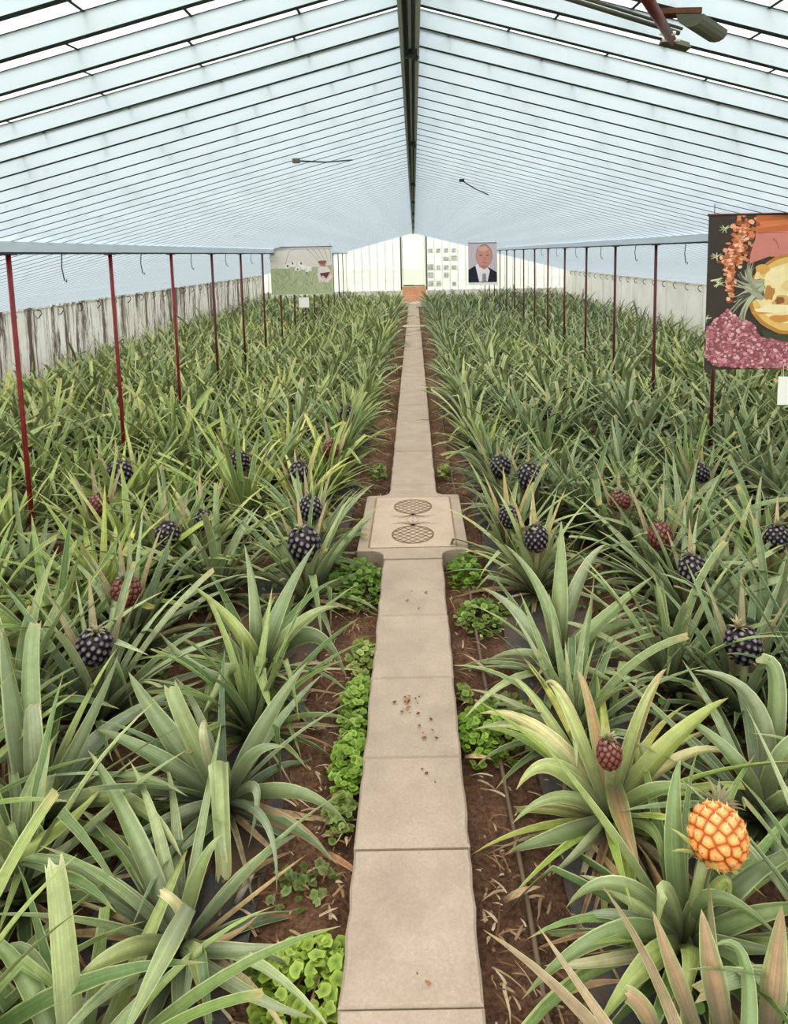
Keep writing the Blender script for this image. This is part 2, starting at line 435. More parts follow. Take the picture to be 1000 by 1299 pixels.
# near roof hardware, upper right
def on_roof(px,py,s,dz=0):
    d=ray(px,py); # z = RIDGE - SL*|x|
    t=(RIDGE+dz-CH)/(d.z+SL*s*d.x); return CAM+d*t
pA=on_roof(853,52,1,-.012); pB=pA+(CAM+ray(822,0)*1.25-pA)*1.25
root=empty('roof_brace', pA); tag(root,'dark red iron brace bar slanting up to the near right rafters','brace')
d=(pB-pA); L=d.length; m=MB(); m.tube([Vector((0,0,0)),d*.5,d], .0125, 4); m.build('brace_bar', simple('dark_red_paint',(92,28,32),.5), root)
m=MB(); m.tube([d*.2+Vector((-.018,0,0)), d*.2+Vector((.018,0,0))], .005, 8); m.tube([d*.05+Vector((-.02,0,0)), d*.05+Vector((.022,0,0))], .006, 8); m.build('bolt', M['white'], root)
m=MB(); m.add([(-.025,-.012,-.002),(.045,-.012,-.02),(.045,.03,-.02),(-.025,.03,-.002),(-.02,-.008,.012),(.04,-.008,-.006),(.04,.026,-.006),(-.02,.026,.012)],[(0,3,2,1),(4,5,6,7),(0,1,5,4),(1,2,6,5),(2,3,7,6),(3,0,4,7)]); m.build('fixing_plate', M['metal'], root)
pC=on_roof(905,14,1,-.02)
root=empty('roof_bracket', pC); tag(root,'grey curved metal bracket fixed under the nearest rafters at top right','bracket')
m=MB(); a=.05
pts=[]; 
for k in range(9):
    t=PI*k/8; pts.append((-.05+.012*0+(-.03)*math.cos(t)*1.0, -.045*math.sin(t)-.0))
vs=[]; 
for (u,v) in pts: vs += [(u,0.0,v*.6-.005),(u+.075,0.05,v*.6-.025)]
fs=[(2*i,2*i+1,2*i+3,2*i+2) for i in range(8)]+[tuple(2*i for i in range(9)), tuple(2*i+1 for i in range(8,-1,-1))]
m.add(vs,fs); m.build('bracket_shell', M['metal'], root)
m=MB(); m.box((-.12,.01,.0),(-.02,.045,.012)); m.build('bracket_arm', M['rust'], root)
# thick pipe-like stiffener lying along one near rafter
q0=on_roof(700,-8,1,-.01); q1=on_roof(862,42,1,-.01)
m=MB(); m.tube([Vector((0,0,0)),(q1-q0)*.5,(q1-q0)], .006, 8); m.tube([Vector((0,-.02,.004)),(q1-q0)+Vector((0,-.02,.004))], .004, 8)
o=m.build('rafter_pipe', M['metal'], None, q0); tag(o,'grey pipe lying along a near right rafter up to the red brace','pipe')
# vent stays
for (a,b,lab) in (((376,204),(447,203),'light metal vent stay hanging under the left roof slope'),((586,229),(620,247),'dark vent stay hanging under the right roof slope')):
    s=-1 if a[0]<500 else 1
    A=on_roof(*a,s,-.012); B=on_roof(*b,s,-.04); B=A+(B-A)
    root=empty('vent_stay', A); tag(root, lab, 'vent stay')
    m=MB(); m.tube([(0,0,0),(B-A)*.5+Vector((0,0,-.01)),B-A], .0045, 6); m.build('stay_rod', M['wire'], root)
    m=MB(); m.box((-.02,-.012,-.012),(.02,.012,.012)); m.build('stay_hinge', M['metal'] if s<0 else M['wire'], root)

# ------------------------------------------------------------------ path
PC=-.037; PW=.167
root=empty('slab_path',(PC,0,0)); tag(root,'narrow beige concrete slab path running down the middle of the greenhouse','path')
joints=[.72,1.415,1.85,2.22,2.68,3.18,3.80]
segs=[(joints[i],joints[i+1]) for i in range(len(joints)-1)]
segs += [(4.95,5.09),(5.09,5.65),(5.65,6.0)]
y=6.0
while y<16.2: segs.append((y,min(y+.47,16.38))); y+=.47
segs[-1]=(segs[-1][0],16.38) if segs[-1][1]>=16.3 else segs[-1]
if segs[-1][1]<16.38: segs.append((segs[-1][1],16.38))
y=17.02
while y<24.0: segs.append((y,min(y+.47,24.08))); y+=.47
rr=random.Random(21)
def slab_mesh(w, y0, y1, z=0.0, th=.12):
    m=MB(); n=max(3,int((y1-y0)/.06)); b=.007
    def side(sg):
        return [(sg*(w+rr.uniform(-.004,.003)), y0+(y1-y0)*i/n) for i in range(n+1)]
    Ls=side(-1); Rs=side(1)[::-1]
    loop=Rs[::-1]+Ls[::-1]
    c=((0),(y0+y1)/2)
    top=[(x-(b if x>0 else -b), y+(b if y<=y0+1e-6 else (-b if y>=y1-1e-6 else 0)), z) for x,y in loop]
    mid=[(x,y,z-b) for x,y in loop]; bot=[(x,y,z-th) for x,y in loop]; N=len(loop)
    fs=[tuple(range(N))]+[(N+i,N+(i+1)%N,(i+1)%N,i) for i in range(N)]+[(2*N+i,2*N+(i+1)%N,N+(i+1)%N,N+i) for i in range(N)]
    m.add(top+mid+bot, fs, 0); return m
for i,(a,b) in enumerate(segs):
    if b-a<.03: continue
    dz=rr.uniform(-.004,.002); o=slab_mesh(PW, a+.002, b-.002, dz).build('slab', M['slab'], root)
def emblem(y0,y1,label,full):
    root=empty('emblem_slab',(PC,y0,0)); L=y1-y0; tag(root,label,'slab')
    W=.325; nk=.09; r=.075; m=MB()
    half=[(PW,0),(PW,.03)]
    for k in range(7):
        t=k/6*PI/2; half.append((PW+r-r*math.cos(t)*1.0, .03+ r*math.sin(t)))
    half += [(W-.01,.03+r),(W,.04+r)]
    half2=[(x,L-y) for x,y in half[::-1]]
    rs=half+half2; ls=[(-x,y) for x,y in rs[::-1]]; loop=rs+ls; N=len(loop); z=.004
    vs=[(x*.985,y,z) for x,y in loop]+[(x,y,z-.008) for x,y in loop]+[(x,y,-.12) for x,y in loop]
    m.add(vs,[tuple(range(N))]+[(N+i,N+(i+1)%N,(i+1)%N,i) for i in range(N)]+[(2*N+i,2*N+(i+1)%N,N+(i+1)%N,N+i) for i in range(N)],0)
    m.build('slab_base', M['slab'], root)
    pw=.25; pl=L*.37; cy=L*.5; m=MB()
    m.add([(-pw,cy-pl,z+.0015),(pw,cy-pl,z+.0015),(pw,cy+pl,z+.0015),(-pw,cy+pl,z+.0015)],[(0,1,2,3)],0)
    g=.008
    for (x0,x1,y0_,y1_) in ((-pw-.012,-pw,cy-pl,cy+pl),(pw,pw+.012,cy-pl,cy+pl),(-pw,pw,cy-pl-.006,cy-pl),(-pw,pw,cy+pl,cy+pl+.004)):
        m.box((x0,y0_,z+.0005),(x1,y1_,z+.002),1)
    m.build('stone_panel', [M['panel'],M['carve']], root)
    if full:
        for sg in (-1,1):      # pineapples carved crown to crown
            m=MB(); ey=cy+sg*pl*.56; rx,ry=.125,.135; zz=z+.0035
            def line(p,q,w=.0035):
                p=Vector((*p,0)); q=Vector((*q,0)); d=(q-p)
                if d.length<1e-5: return
                n=Vector((-d.y,d.x,0)).normalized()*w
                m.add([(*(p+n).xy,zz),(*(p-n).xy,zz),(*(q-n).xy,zz),(*(q+n).xy,zz)],[(0,1,2,3)],0)
            N=32; E=[(rx*math.cos(2*PI*k/N), ey+ry*math.sin(2*PI*k/N)) for k in range(N)]
            for k in range(N): line(E[k],E[(k+1)%N],.005)
            for dgn in (-1,1):
                for c in [j*.052 for j in range(-4,5)]:
                    # line y = ey + dgn*(x) + c clipped by ellipse
                    A=1/rx**2+1/ry**2; B=2*dgn*c/ry**2; Cc=c*c/ry**2-1; D=B*B-4*A*Cc
                    if D<=0: continue
                    x0=(-B-math.sqrt(D))/(2*A); x1=(-B+math.sqrt(D))/(2*A)
                    line((x0,ey+dgn*x0+c),(x1,ey+dgn*x1+c))
            by=ey-sg*ry
            for ang,ln in ((-72,.15),(-48,.125),(-22,.11),(0,.10),(22,.11),(48,.125),(72,.15)):
                a=math.radians(ang); prev=(0,by)
                for k in range(1,6):
                    t=k/5; aa=a*(.35+.75*t); q=(ln*t*math.sin(aa), by-sg*ln*t*math.cos(aa)*.9)
                    line(prev,q,.005*(1.3-t)); prev=q
            m.build('carved_pineapple', M['carve'], root)
emblem(3.80,4.95,'wide stone slab with two pineapples carved crown to crown, set across the path',True)
emblem(16.38,17.02,'second wide cross slab far along the path near the end wall',False)

# ------------------------------------------------------------------ leaves
GREENS={
 'grey green':[(130,148,116),(104,126,94),(154,168,138)],
 'mid green':[(122,146,88),(94,120,68),(148,166,108)],
 'yellowish':[(156,170,100),(176,182,124),(126,148,80)],
 'dark green':[(84,106,70),(100,120,84),(74,98,60)],
 'reddish':[(150,128,108),(160,140,118),(134,130,98)],
}
def jit(c,r,a=10): 
    k=r.uniform(-a,a); return (c[0]+k+r.uniform(-3,3), c[1]+k, c[2]+k+r.uniform(-4,4))
def strap(mb, pts, W, col, r, cols=5, chan=.22, sides=None, blunt=False, tipc=None, edge=(200,208,158), mi=0, baseshade=True, midc=None):
    """a channelled strap leaf along pts"""
    pts=[Vector(p) for p in pts]; n=len(pts)-1
    us=[-1,-.84,-.45,0,.45,.84,1] if cols==7 else [-1,-.74,0,.74,1] if cols==5 else ([-1,0,1] if cols==3 else [-1,1])
    vs=[]; cs=[]; ls=[]; rid=r.uniform(.05,1)
    for i,p in enumerate(pts):
        s=i/n; T=(pts[min(i+1,n)]-pts[max(i-1,0)]).normalized()
        S=sides[i] if sides else None
        if S is None:
            S=T.cross(Vector((0,0,1))); S = S.normalized() if S.length>.05 else Vector((1,0,0))
        S=(S-T*S.dot(T)).normalized(); Nn=S.cross(T).normalized()
        if blunt: w=W*(.8+.2*min(1,s*4))*(1.0-.30*max(0,s-.35)/.65)
        else: w=W*(.78+.22*min(1,s*4))*min(1,((1-s)/.62))**.75
        w=max(w,.0006)
        for u in us:
            vs.append(p+S*(u*w*.5)+Nn*(chan*w*(abs(u)**1.6))+(T*r.uniform(-.3,.25)*W if blunt and i==n else Vector((0,0,0))))
            ls.append((u*.5+.5,s,rid)); k=abs(u)
            ek=(.9 if k>.9 else 0) if cols==7 else (.8*(k>.9) if cols==5 else k**3*.5)
            c=[col[j]*(1-ek)+edge[j]*ek for j in range(3)] if cols>2 else list(col)
            if midc and k<.6: c=[c[j]*.25+midc[j]*.75 for j in range(3)]
            if k<.1 and cols>=5: c=[v*1.07 for v in c]
            if s<.4 and baseshade: c=[c[j]*(.5+1.25*s) for j in range(3)]  # darker towards the leaf base: shade depth put into the colour
            if s>.9:
                tc=tipc or (176,160,120); f=min(1,(s-.9)*8); c=[c[j]*(1-f)+tc[j]*f for j in range(3)]
            cs.append(lin([max(0,min(255,v)) for v in c]))
    m=len(us); fs=[(i*m+j,i*m+j+1,(i+1)*m+j+1,(i+1)*m+j) for i in range(n) for j in range(m-1)]
    mb.add(vs,fs,mi,cs,True,ls)
def curve(az, el, L, droop, n, base=Vector((0,0,0)), kink=None, sway=0, pw=1.4, floor=.006):
    p=Vector(base); pts=[p.copy()]; 
    for i in range(n):
        s=(i+.5)/n; e=el-droop*s**pw
        if kink and s>kink[0]: e-=kink[1]
        e=max(e,-1.45); a=az+sway*s
        p=p+Vector((math.cos(a)*math.cos(e),math.sin(a)*math.cos(e),math.sin(e)))*(L/n)
        if p.z<floor: p.z=floor
        pts.append(p.copy())
    return pts
def twisted(pts, az, tw):
    n=len(pts)-1; out=[]
    for i in range(n+1):
        T=(pts[min(i+1,n)]-pts[max(i-1,0)]).normalized()
        S=Vector((math.sin(az),-math.cos(az),0)); out.append(Matrix.Rotation(tw*(i/n),3,T)@S)
    return out
def foliage(r, tone, nl=28, scale=1., cols=5, segs=9, open_heart=False, mb=None, org=Vector((0,0,0)), low=False, avoid=None, wk=1.0, wx=None):
    mb=mb or MB(); a0=r.uniform(0,6.28)
    for i in range(nl):
        t=i/(nl-1); az=a0+i*2.39996+r.uniform(-.25,.25)
        el=math.radians((74 if open_heart else 82)*(1-t)**.9+ 14*t + r.uniform(-9,9))
        if low: el*=.62
        L=scale*(.30+.30*math.sin(PI*min(1,(t*.8+.18)))+r.uniform(-.06,.08))
        if t<.12 and not open_heart: L*=.75
        W=wk*scale*(.026+.016*min(1,t*2+.35))*r.uniform(.85,1.12)
        droop=r.uniform(.15,.7)+.55*t
        kink=(r.uniform(.45,.75),r.uniform(.9,1.9)) if r.random()<.09 else None
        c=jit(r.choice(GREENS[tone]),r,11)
        if t>.5: c=tuple(v*(1-.5*(t-.5)) for v in c)  # low outer leaves darkened, painting in the shadow beneath the plant
        b=org+Vector((math.cos(az)*.018,math.sin(az)*.018,.03+.05*(1-t)))*scale
        pts=curve(az,el,L,droop,segs,b,kink,r.uniform(-.35,.35),floor=org.z+.006)
        if avoid:
            A,D,rad=avoid; bad=False
            for p in pts[1:]:
                t=max(0,min(.9,(p-A).dot(D)))
                if (p-A-D*t).length<rad: bad=True
            if bad: r.uniform(0,1); continue
        if wx is not None and any(abs(wx+p.x-PC)<PW-.02 for p in pts): continue
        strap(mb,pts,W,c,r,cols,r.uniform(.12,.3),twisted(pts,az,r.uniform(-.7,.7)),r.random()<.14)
    return mb
def withered(r, k=7, scale=1., segs=6, mb=None, org=Vector((0,0,0))):
    mb=mb or MB()
    for i in range(k):
        az=r.uniform(0,6.28); L=scale*r.uniform(.28,.48)
        c=r.choice([(152,130,100),(176,152,120),(128,100,76),(188,174,146),(140,136,104)])
        pts=curve(az,math.radians(r.uniform(0,22)),L,r.uniform(.4,1.0),segs,org+Vector((0,0,.035)),None,r.uniform(-.5,.5),floor=org.z+.012)
        strap(mb,pts,.022*scale*r.uniform(.6,1.2),c,r,3,.3,twisted(pts,az,r.uniform(-1.5,1.5)),False,(120,92,66),(196,180,150))
    return mb

# ------------------------------------------------------------------ fruit
PAL={'dark':[(30,25,31),(60,52,60),(156,148,152)],'redbrown':[(52,26,24),(108,54,48),(168,112,100)],'orange':[(158,78,34),(232,144,66),(248,206,146)]}
def fruit_mb(rad, hgt, pal, r, n=84, spines=False):
    mb=MB(); c0,c1,c2=[lin(c) for c in PAL[pal]]
    U,V=20,12; vs=[]
    def P(th,ph,k=1.):   # th polar from top
        w=math.sin(th); zz=math.cos(th)
        sq=abs(w)**.82
        return Vector((rad*k*sq*math.cos(ph),rad*k*sq*math.sin(ph),hgt/2*zz*(1+(k-1)*.8)))
    for i in range(V+1):
        for j in range(U): vs.append(P(PI*i/V,2*PI*j/U,.93))
    mb.add(vs,[(i*U+j,(i+1)*U+j,(i+1)*U+(j+1)%U,i*U+(j+1)%U) for i in range(V) for j in range(U)],0,c0,True)
    if pal!='dark':
        mb=MB(); U,V=112,72; eyes=[]
        def D(th,ph): return Vector((math.sin(th)*math.cos(ph),math.sin(th)*math.sin(ph),math.cos(th)))
        for k in range(n):
            th=math.acos(1-2*(k+.5)/n); eyes.append(D(th,k*2.39996))
        sp=math.sqrt(4*PI/n); vs=[]; cs=[]
        mixl=lambda a,b,t:tuple(a[j]*(1-t)+b[j]*t for j in range(3))
        for i in range(V+1):
            th=PI*i/V
            for j in range(U):
                ph=2*PI*j/U; d=D(th,ph); ds=sorted(((e-d).length,q) for q,e in enumerate(eyes) if abs(e.z-d.z)<sp*1.6)[:2]
                b_=(ds[1][0]-ds[0][0])/sp; c_=ds[0][0]/sp; t=max(0,min(1,(b_-.06)/.20)); q=max(0,1-c_/.30)
                col=mixl(c0,mixl(c1,c2,min(1,max(0,.75-c_*1.5))+.0),t)
                if c_<.07: col=tuple(x*.62 for x in c0)
                vs.append(P(th,ph,.93+.085*t**.7+.03*q)); cs.append(col)
        mb.add(vs,[(i*U+j,(i+1)*U+j,(i+1)*U+(j+1)%U,i*U+(j+1)%U) for i in range(V) for j in range(U)],0,cs,True)
        for q,e in enumerate(eyes):
            if e.z>.93: continue
            th=math.acos(e.z); ph=q*2.39996; c=P(th,ph,1.02); A=Vector((-math.sin(ph),math.cos(ph),0)); Nn=Vector((c.x/rad**2,c.y/rad**2,c.z/(hgt/2)**2)).normalized(); B=Nn.cross(A)
            w=rad*sp*.10; mb.add([c-A*w-B*w,c+A*w-B*w,c+B*rad*sp*.5+Nn*rad*.10],[(0,1,2)],0,lin((226,206,170)) if pal=='orange' else lin((176,140,120)))
        return mb
    sp=math.sqrt(4*PI/n)*.47
    for k in range(n):
        zc=1-2*(k+.5)/n
        if zc>.93: continue
        th=math.acos(zc); ph=k*2.39996
        c=P(th,ph,.94); N=Vector((c.x/rad**2,c.y/rad**2,c.z/(hgt/2)**2)).normalized()
        A=Vector((-math.sin(ph),math.cos(ph),0)); B=N.cross(A)
        rr_=rad*sp*1.02; hh=hgt/2*sp*.98
        vs=[]; cs=[]; M8=8
        for (kk,ht,cc) in (((1,0,c0),(.80,.075,c1),(.26,.12,c2)) if pal!='orange' else ((1.16,.0,c0),(1.04,.05,c1),(.30,.075,c2))):
            for q in range(M8):
                an=2*PI*q/M8+PI/8; du=math.cos(an); dv=math.sin(an)
                e=(abs(du)**(3 if pal!='orange' else 6)+abs(dv)**(3 if pal!='orange' else 6))**(-1/(3 if pal!='orange' else 6))*(.92 if pal!='orange' else .86)
                vs.append(c+A*(du*e*kk*rr_)+B*(dv*e*kk*hh)+N*(ht*rad)); cs.append(cc)
        vs.append(c+N*(.10*rad)); cs.append(tuple(x*.75 for x in c2))
        if pal!='orange':
            kf=r.uniform(.55,1.15); cs=cs[:8]+[tuple(x*kf for x in cc_) for cc_ in cs[8:]]
        fs=[(g*M8+q,g*M8+(q+1)%M8,(g+1)*M8+(q+1)%M8,(g+1)*M8+q) for g in range(2) for q in range(M8)]
        fs+=[(2*M8+q,2*M8+(q+1)%M8,3*M8) for q in range(M8)]
        mb.add(vs,fs,0,cs,True)
        # small bract spike
        tip=c+N*(.20*rad if not spines else .16*rad)+B*(hh*.5)
        b1=c+A*rr_*.22+N*.10*rad-B*hh*.1; b2=c-A*rr_*.22+N*.10*rad-B*hh*.1
        mb.add([b1,b2,tip],[(0,1,2)],0,lin((205,195,165)) if pal!='dark' else lin((150,142,136)))
    return mb
def crown_mb(r, L, n, pale, spread=1.):
    mb=MB()
    for i in range(n):
        t=i/max(1,n-1); az=i*2.39996; el=math.radians(85-60*t*spread)
        pts=curve(az,el,L*r.uniform(.7,1.1)*(1-.3*t),.9,5,Vector((0,0,-.006)),floor=-.08)
        strap(mb,pts,.010+L*.06,pale,r,3,.25,twisted(pts,az,0),False,None,(200,196,180),baseshade=False)
    return mb
def part(mb,name,mat,parent,loc=(0,0,0)):
    return mb.build(name,mat,parent,loc)
def add_fruit(root, loc, rad, hgt, pal, r, tilt=(0,0), crownL=.05, spines=False, n=84, shared=None):
    base=Vector((0,0,.05))
    mb=MB(); L=Vector(loc); d=Vector((math.sin(tilt[1]),-math.sin(tilt[0]),1)).normalized()
    bot=L-d*hgt*.45
    mb.tube([base,base.lerp(bot,.5)+Vector((0,0,.02)),bot],[.016,.013,.013],8,0,lin((140,150,100)))
    for k in range(5):
        az=k*2.4; pts=curve(az,math.radians(50),rad*1.4,.9,5,bot-d*.01)
        strap(mb,pts,.018,jit((150,156,110),r),r,3,.2,twisted(pts,az,0))
    mb.build('stalk', M['leaf'], root)
    fo=fruit_mb(rad,hgt,pal,r,n,spines).build('fruit', M['fruit'], root, loc)
    fo.rotation_euler=(tilt[0],tilt[1],r.uniform(0,6))
    co=crown_mb(r,crownL,16 if pal!='orange' else 34,(150,146,128) if pal!='orange' else (178,172,146),1.0).build('crown', M['leaf'], fo, (0,0,hgt/2*.93))
    return fo

# ------------------------------------------------------------------ hero plants near the camera
def hero(name_loc, z_heart, leaves, tone, label, seed, extra=14, scale=1., fruit=None):
    """leaves: (mid px, mid z, tip px, tip z, width px, colour, blunt, facing) ; all placed relative to the plant's heart"""
    r=random.Random(seed); H=at(name_loc[0],name_loc[1],z_heart)
    root=empty('pineapple_plant',(H.x,H.y,SOIL)); tag(root,label,'plant','pineapple plants of the beds')
    O=Vector((H.x,H.y,SOIL)); mb=MB()
    for lf in leaves:
        (mx,my,mz,tx,ty,tz,w,c)=lf[:8]; opt=lf[8] if len(lf)>8 else {}
        A=Vector((0,0,.06)) if 'b' not in opt else at(*opt['b'])-O
        B=at(mx,my,mz)-O; C=at(tx,ty,tz)-O
        n=12; pts=[]
        ctrl=B*2-(A+C)*.5
        if opt.get('fold'):
            for i in range(n+1):
                t=i/n; p=A.lerp(B,min(1,t*2)) if t<=.5 else B.lerp(C,(t-.5)*2)
                pts.append(p)
            pts[n//2]=pts[n//2]+Vector((0,0,.01))
        else:
            for i in range(n+1):
                t=i/n; pts.append(A*(1-t)**2+ctrl*2*t*(1-t)+C*t*t)
        for p in pts:
            if p.z<.008: p.z=.008
        V=(B+O-CAM).normalized(); sides=[]; tw=opt.get('tw',r.uniform(-.5,.5))
        for i in range(n+1):
            T=(pts[min(i+1,n)]-pts[max(i-1,0)]).normalized(); S=T.cross(V); 
            if S.length<.1: S=Vector((1,0,0))
            sides.append(Matrix.Rotation(tw,3,T)@S.normalized())
        wm=w/F*(B+O-CAM).dot(_f)*.92
        col={'g':(124,146,100),'l':(158,174,120),'d':(78,104,52),'y':(158,174,92),'s':(138,153,130),'r':(160,168,118),'b':(160,126,94),'w':(196,192,158),'m':(106,136,72)}[c]
        strap(mb,pts,wm,jit(col,r,6),r,7,.26,sides,opt.get('blunt',False),opt.get('tipc'),(216,226,172) if c!='b' else (190,160,125),midc=(190,134,122) if c=='r' else None)
    av=None
    if fruit:
        FP=at(fruit['px'][0],fruit['px'][1],fruit['z'])-O; av=(FP,(CAM-O-FP).normalized(),fruit['r']+.035)
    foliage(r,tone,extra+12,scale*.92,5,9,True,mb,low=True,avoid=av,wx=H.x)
    mb.build('leaves', M['leaf'], root)
    withered(r,16,scale).build('withered_leaves', M['dry'], root)
    if fruit:
        P=at(fruit['px'][0],fruit['px'][1],fruit['z'])-O
        add_fruit(root,P,fruit['r'],fruit['h'],fruit['pal'],r,fruit.get('tilt',(0,0)),fruit.get('crown',.05),fruit.get('spines',False),fruit.get('n',84))
    return root
heroes=[]
def H(*a,**k): heroes.append(hero(*a,**k))
B1={'blunt':True}
H((285,985),.05,[
 (338,915,.20,390,840,.34,24,'g'),(240,925,.24,216,866,.36,26,'l',B1),(208,922,.20,163,852,.28,30,'g'),
 (190,955,.16,120,925,.16,22,'g'),(277,968,.26,285,1118,.0,28,'l',{'fold':1,'blunt':1,'tw':0}),
 (372,1005,.10,440,1045,.0,20,'g'),(336,1040,.12,351,1132,.0,12,'s'),(368,1045,.04,420,1092,-.06,20,'b'),
 (215,1040,.06,150,1075,.0,20,'s'),(318,958,.18,362,948,.20,20,'g',{'tipc':(206,170,130)}),(260,1050,.08,205,1095,.02,18,'d'),
 (262,950,.25,262,915,.30,14,'w',B1),(325,1000,.12,315,1075,-.02,14,'s')],
 'grey green','pineapple plant with cut heart and one folded leaf, left of the path',101,10)
H((225,1165),.04,[
 (160,1040,.16,112,952,.22,26,'g'),(250,1110,.22,282,1058,.30,22,'g'),(200,1225,.20,150,1330,.14,28,'g',{'b':(240,1150,.26)}),
 (150,1210,.14,85,1262,.10,26,'l'),(300,1205,.05,372,1198,.0,20,'s'),(310,1258,.03,400,1292,-.04,18,'s'),
 (105,1105,.10,-10,1092,.10,22,'g'),(285,1190,.0,330,1158,-.02,10,'b'),(245,1210,.14,258,1252,.06,24,'l',{'fold':1,'blunt':1}),
 (232,1160,.16,205,1130,.24,16,'w',B1),(240,1230,.05,215,1330,.0,14,'s'),(150,1260,.02,40,1280,.0,22,'s')],
 'grey green','pineapple plant with withered pink centre leaves at bottom left beside the lowest slab',102,10)
H((42,1010),.05,[
 (18,890,.30,2,800,.42,30,'d'),(36,880,.30,42,788,.42,28,'g',B1),(40,945,.22,38,895,.30,30,'s',B1),
 (110,920,.2,150,832,.30,18,'d'),(130,930,.12,255,865,.14,26,'s'),(150,1015,.12,232,1090,.06,28,'l'),
 (60,1060,.16,125,1003,.26,22,'y',{'b':(-20,1100,.1)}),(140,985,.12,238,1010,.10,18,'g'),(20,1050,.05,0,1110,.0,26,'s'),
 (70,1085,.05,150,1020,.1,18,'s',{'b':(-10,1130,.02)})],
 'mid green','pineapple plant with tall upright blunt leaves at the left edge of the photo',103,11)
H((92,1350),.04,[
 (80,1190,.24,68,1090,.36,34,'l',{'blunt':1,'tw':0,'tipc':(232,226,200)}),(30,1240,.14,-30,1180,.2,28,'m'),(150,1300,.1,220,1230,.15,22,'g'),
 (40,1215,.12,-15,1235,.1,22,'g')],
 'mid green','bottom left pineapple plant sending up one tall broad blunt tipped leaf',104,10)
H((775,1000),.06,[
 (752,905,.26,732,850,.38,18,'r'),(815,905,.28,846,848,.38,20,'r'),(808,915,.28,838,862,.36,12,'l'),(855,940,.20,925,885,.26,28,'y',{'tw':.4}),
 (872,958,.16,945,968,.14,16,'w'),(690,930,.18,608,905,.14,22,'w'),(698,942,.16,625,922,.14,16,'l'),
 (705,972,.14,655,1002,.08,26,'l',{'tipc':(214,180,160)}),(705,1060,.05,645,1080,-.02,22,'d'),(728,915,.24,697,868,.28,18,'l'),
 (792,1045,.10,812,1105,.02,28,'r',{'b':(780,1000,.22),'tw':0}),(710,1010,.08,650,1045,.02,18,'g'),(740,1075,.03,700,1110,-.03,14,'s'),
 (835,1000,.14,900,1010,.12,20,'m'),(720,890,.24,690,870,.24,12,'w'),(690,900,.18,650,860,.2,16,'l'),(825,1050,.08,838,1100,.02,16,'m')],
 'yellowish','pink streaked pineapple plant holding a small reddish brown fruit, right of the path',105,12,
 fruit=dict(px=(773,956),z=.27,r=.036,h=.088,pal='redbrown',crown=.045,n=64))
H((870,1165),.04,[
 (855,1050,.26,864,962,.36,28,'m',{'tw':0}),(790,1125,.20,718,1152,.12,26,'g'),(775,1185,.16,662,1268,.02,28,'m'),
 (820,1225,.14,755,1310,.02,32,'y'),(878,1215,.12,862,1310,.06,28,'y'),(950,1110,.18,1040,1070,.18,28,'d'),
 (960,1160,.14,1050,1150,.12,26,'m'),(950,1230,.10,1030,1320,.06,30,'m'),(790,1160,.12,725,1170,.06,18,'s'),
 (845,1130,.20,835,1180,.12,26,'l'),(915,1120,.2,925,1150,.14,18,'y'),(760,1220,.05,690,1225,.0,16,'w'),(920,1200,.06,1000,1210,.06,26,'d'),
 (800,1140,.16,735,1110,.14,20,'l'),(905,1140,.16,990,1190,.1,24,'m')],
 'mid green','pineapple plant bearing the ripe orange pineapple, right of the path near the bottom',106,12,
 fruit=dict(px=(911,1060),z=.29,r=.068,h=.135,pal='orange',tilt=(-.5,1.2),crown=.085,spines=True,n=74))
H((925,1500),.0,[
 (853,1225,.26,828,1155,.36,24,'r',{'b':(885,1310,.1),'tw':0}),(903,1225,.26,890,1153,.36,34,'r',{'b':(920,1310,.1),'tw':0}),
 (985,1225,.24,992,1148,.36,34,'r',{'b':(975,1310,.1),'tw':0}),(815,1278,.22,792,1260,.26,26,'r',{'b':(835,1320,.12),'blunt':1,'tw':0}),
 (950,1250,.2,905,1200,.24,22,'m')],
 'reddish','bottom right pineapple plant with stiff pink centred leaves pointing up',107,10)
H((965,1000),.05,[
 (960,900,.26,880,850,.34,26,'s'),(985,880,.30,965,840,.38,26,'g',B1),(930,960,.2,850,900,.2,22,'g'),(1000,950,.2,1040,930,.2,26,'g'),
 (980,1060,.1,985,1130,.04,22,'s'),(1000,1010,.2,1030,985,.16,20,'g')],
 'grey green','grey green pineapple plant at the right edge just above the orange pineapple',108,12)
H((705,835),.02,[
 (710,740,.32,712,660,.44,24,'g'),(735,740,.30,770,690,.40,22,'s'),(690,760,.28,640,690,.34,18,'g'),(760,790,.22,830,730,.28,20,'g'),
 (660,780,.2,610,745,.16,16,'s'),(770,800,.14,850,790,.1,20,'g'),(665,830,.1,615,840,.0,16,'s'),(740,850,.12,800,880,.04,16,'g')],
 'grey green','tall grey green pineapple plant right of the path, its foot among brown withered leaves',109,14)
H((325,835),.04,[
 (325,770,.28,310,690,.38,20,'g'),(355,770,.28,400,690,.34,22,'g'),(300,800,.24,240,740,.26,22,'y'),(390,805,.18,440,860,.02,24,'d'),
 (270,860,.14,200,800,.2,20,'g'),(380,790,.24,430,770,.22,18,'l'),(290,850,.2,258,905,.1,20,'l',{'fold':1}),(330,850,.2,345,905,.12,18,'y',{'fold':1})],
 'mid green','pineapple plant left of the path whose leaf droops over the bare soil strip',110,12)

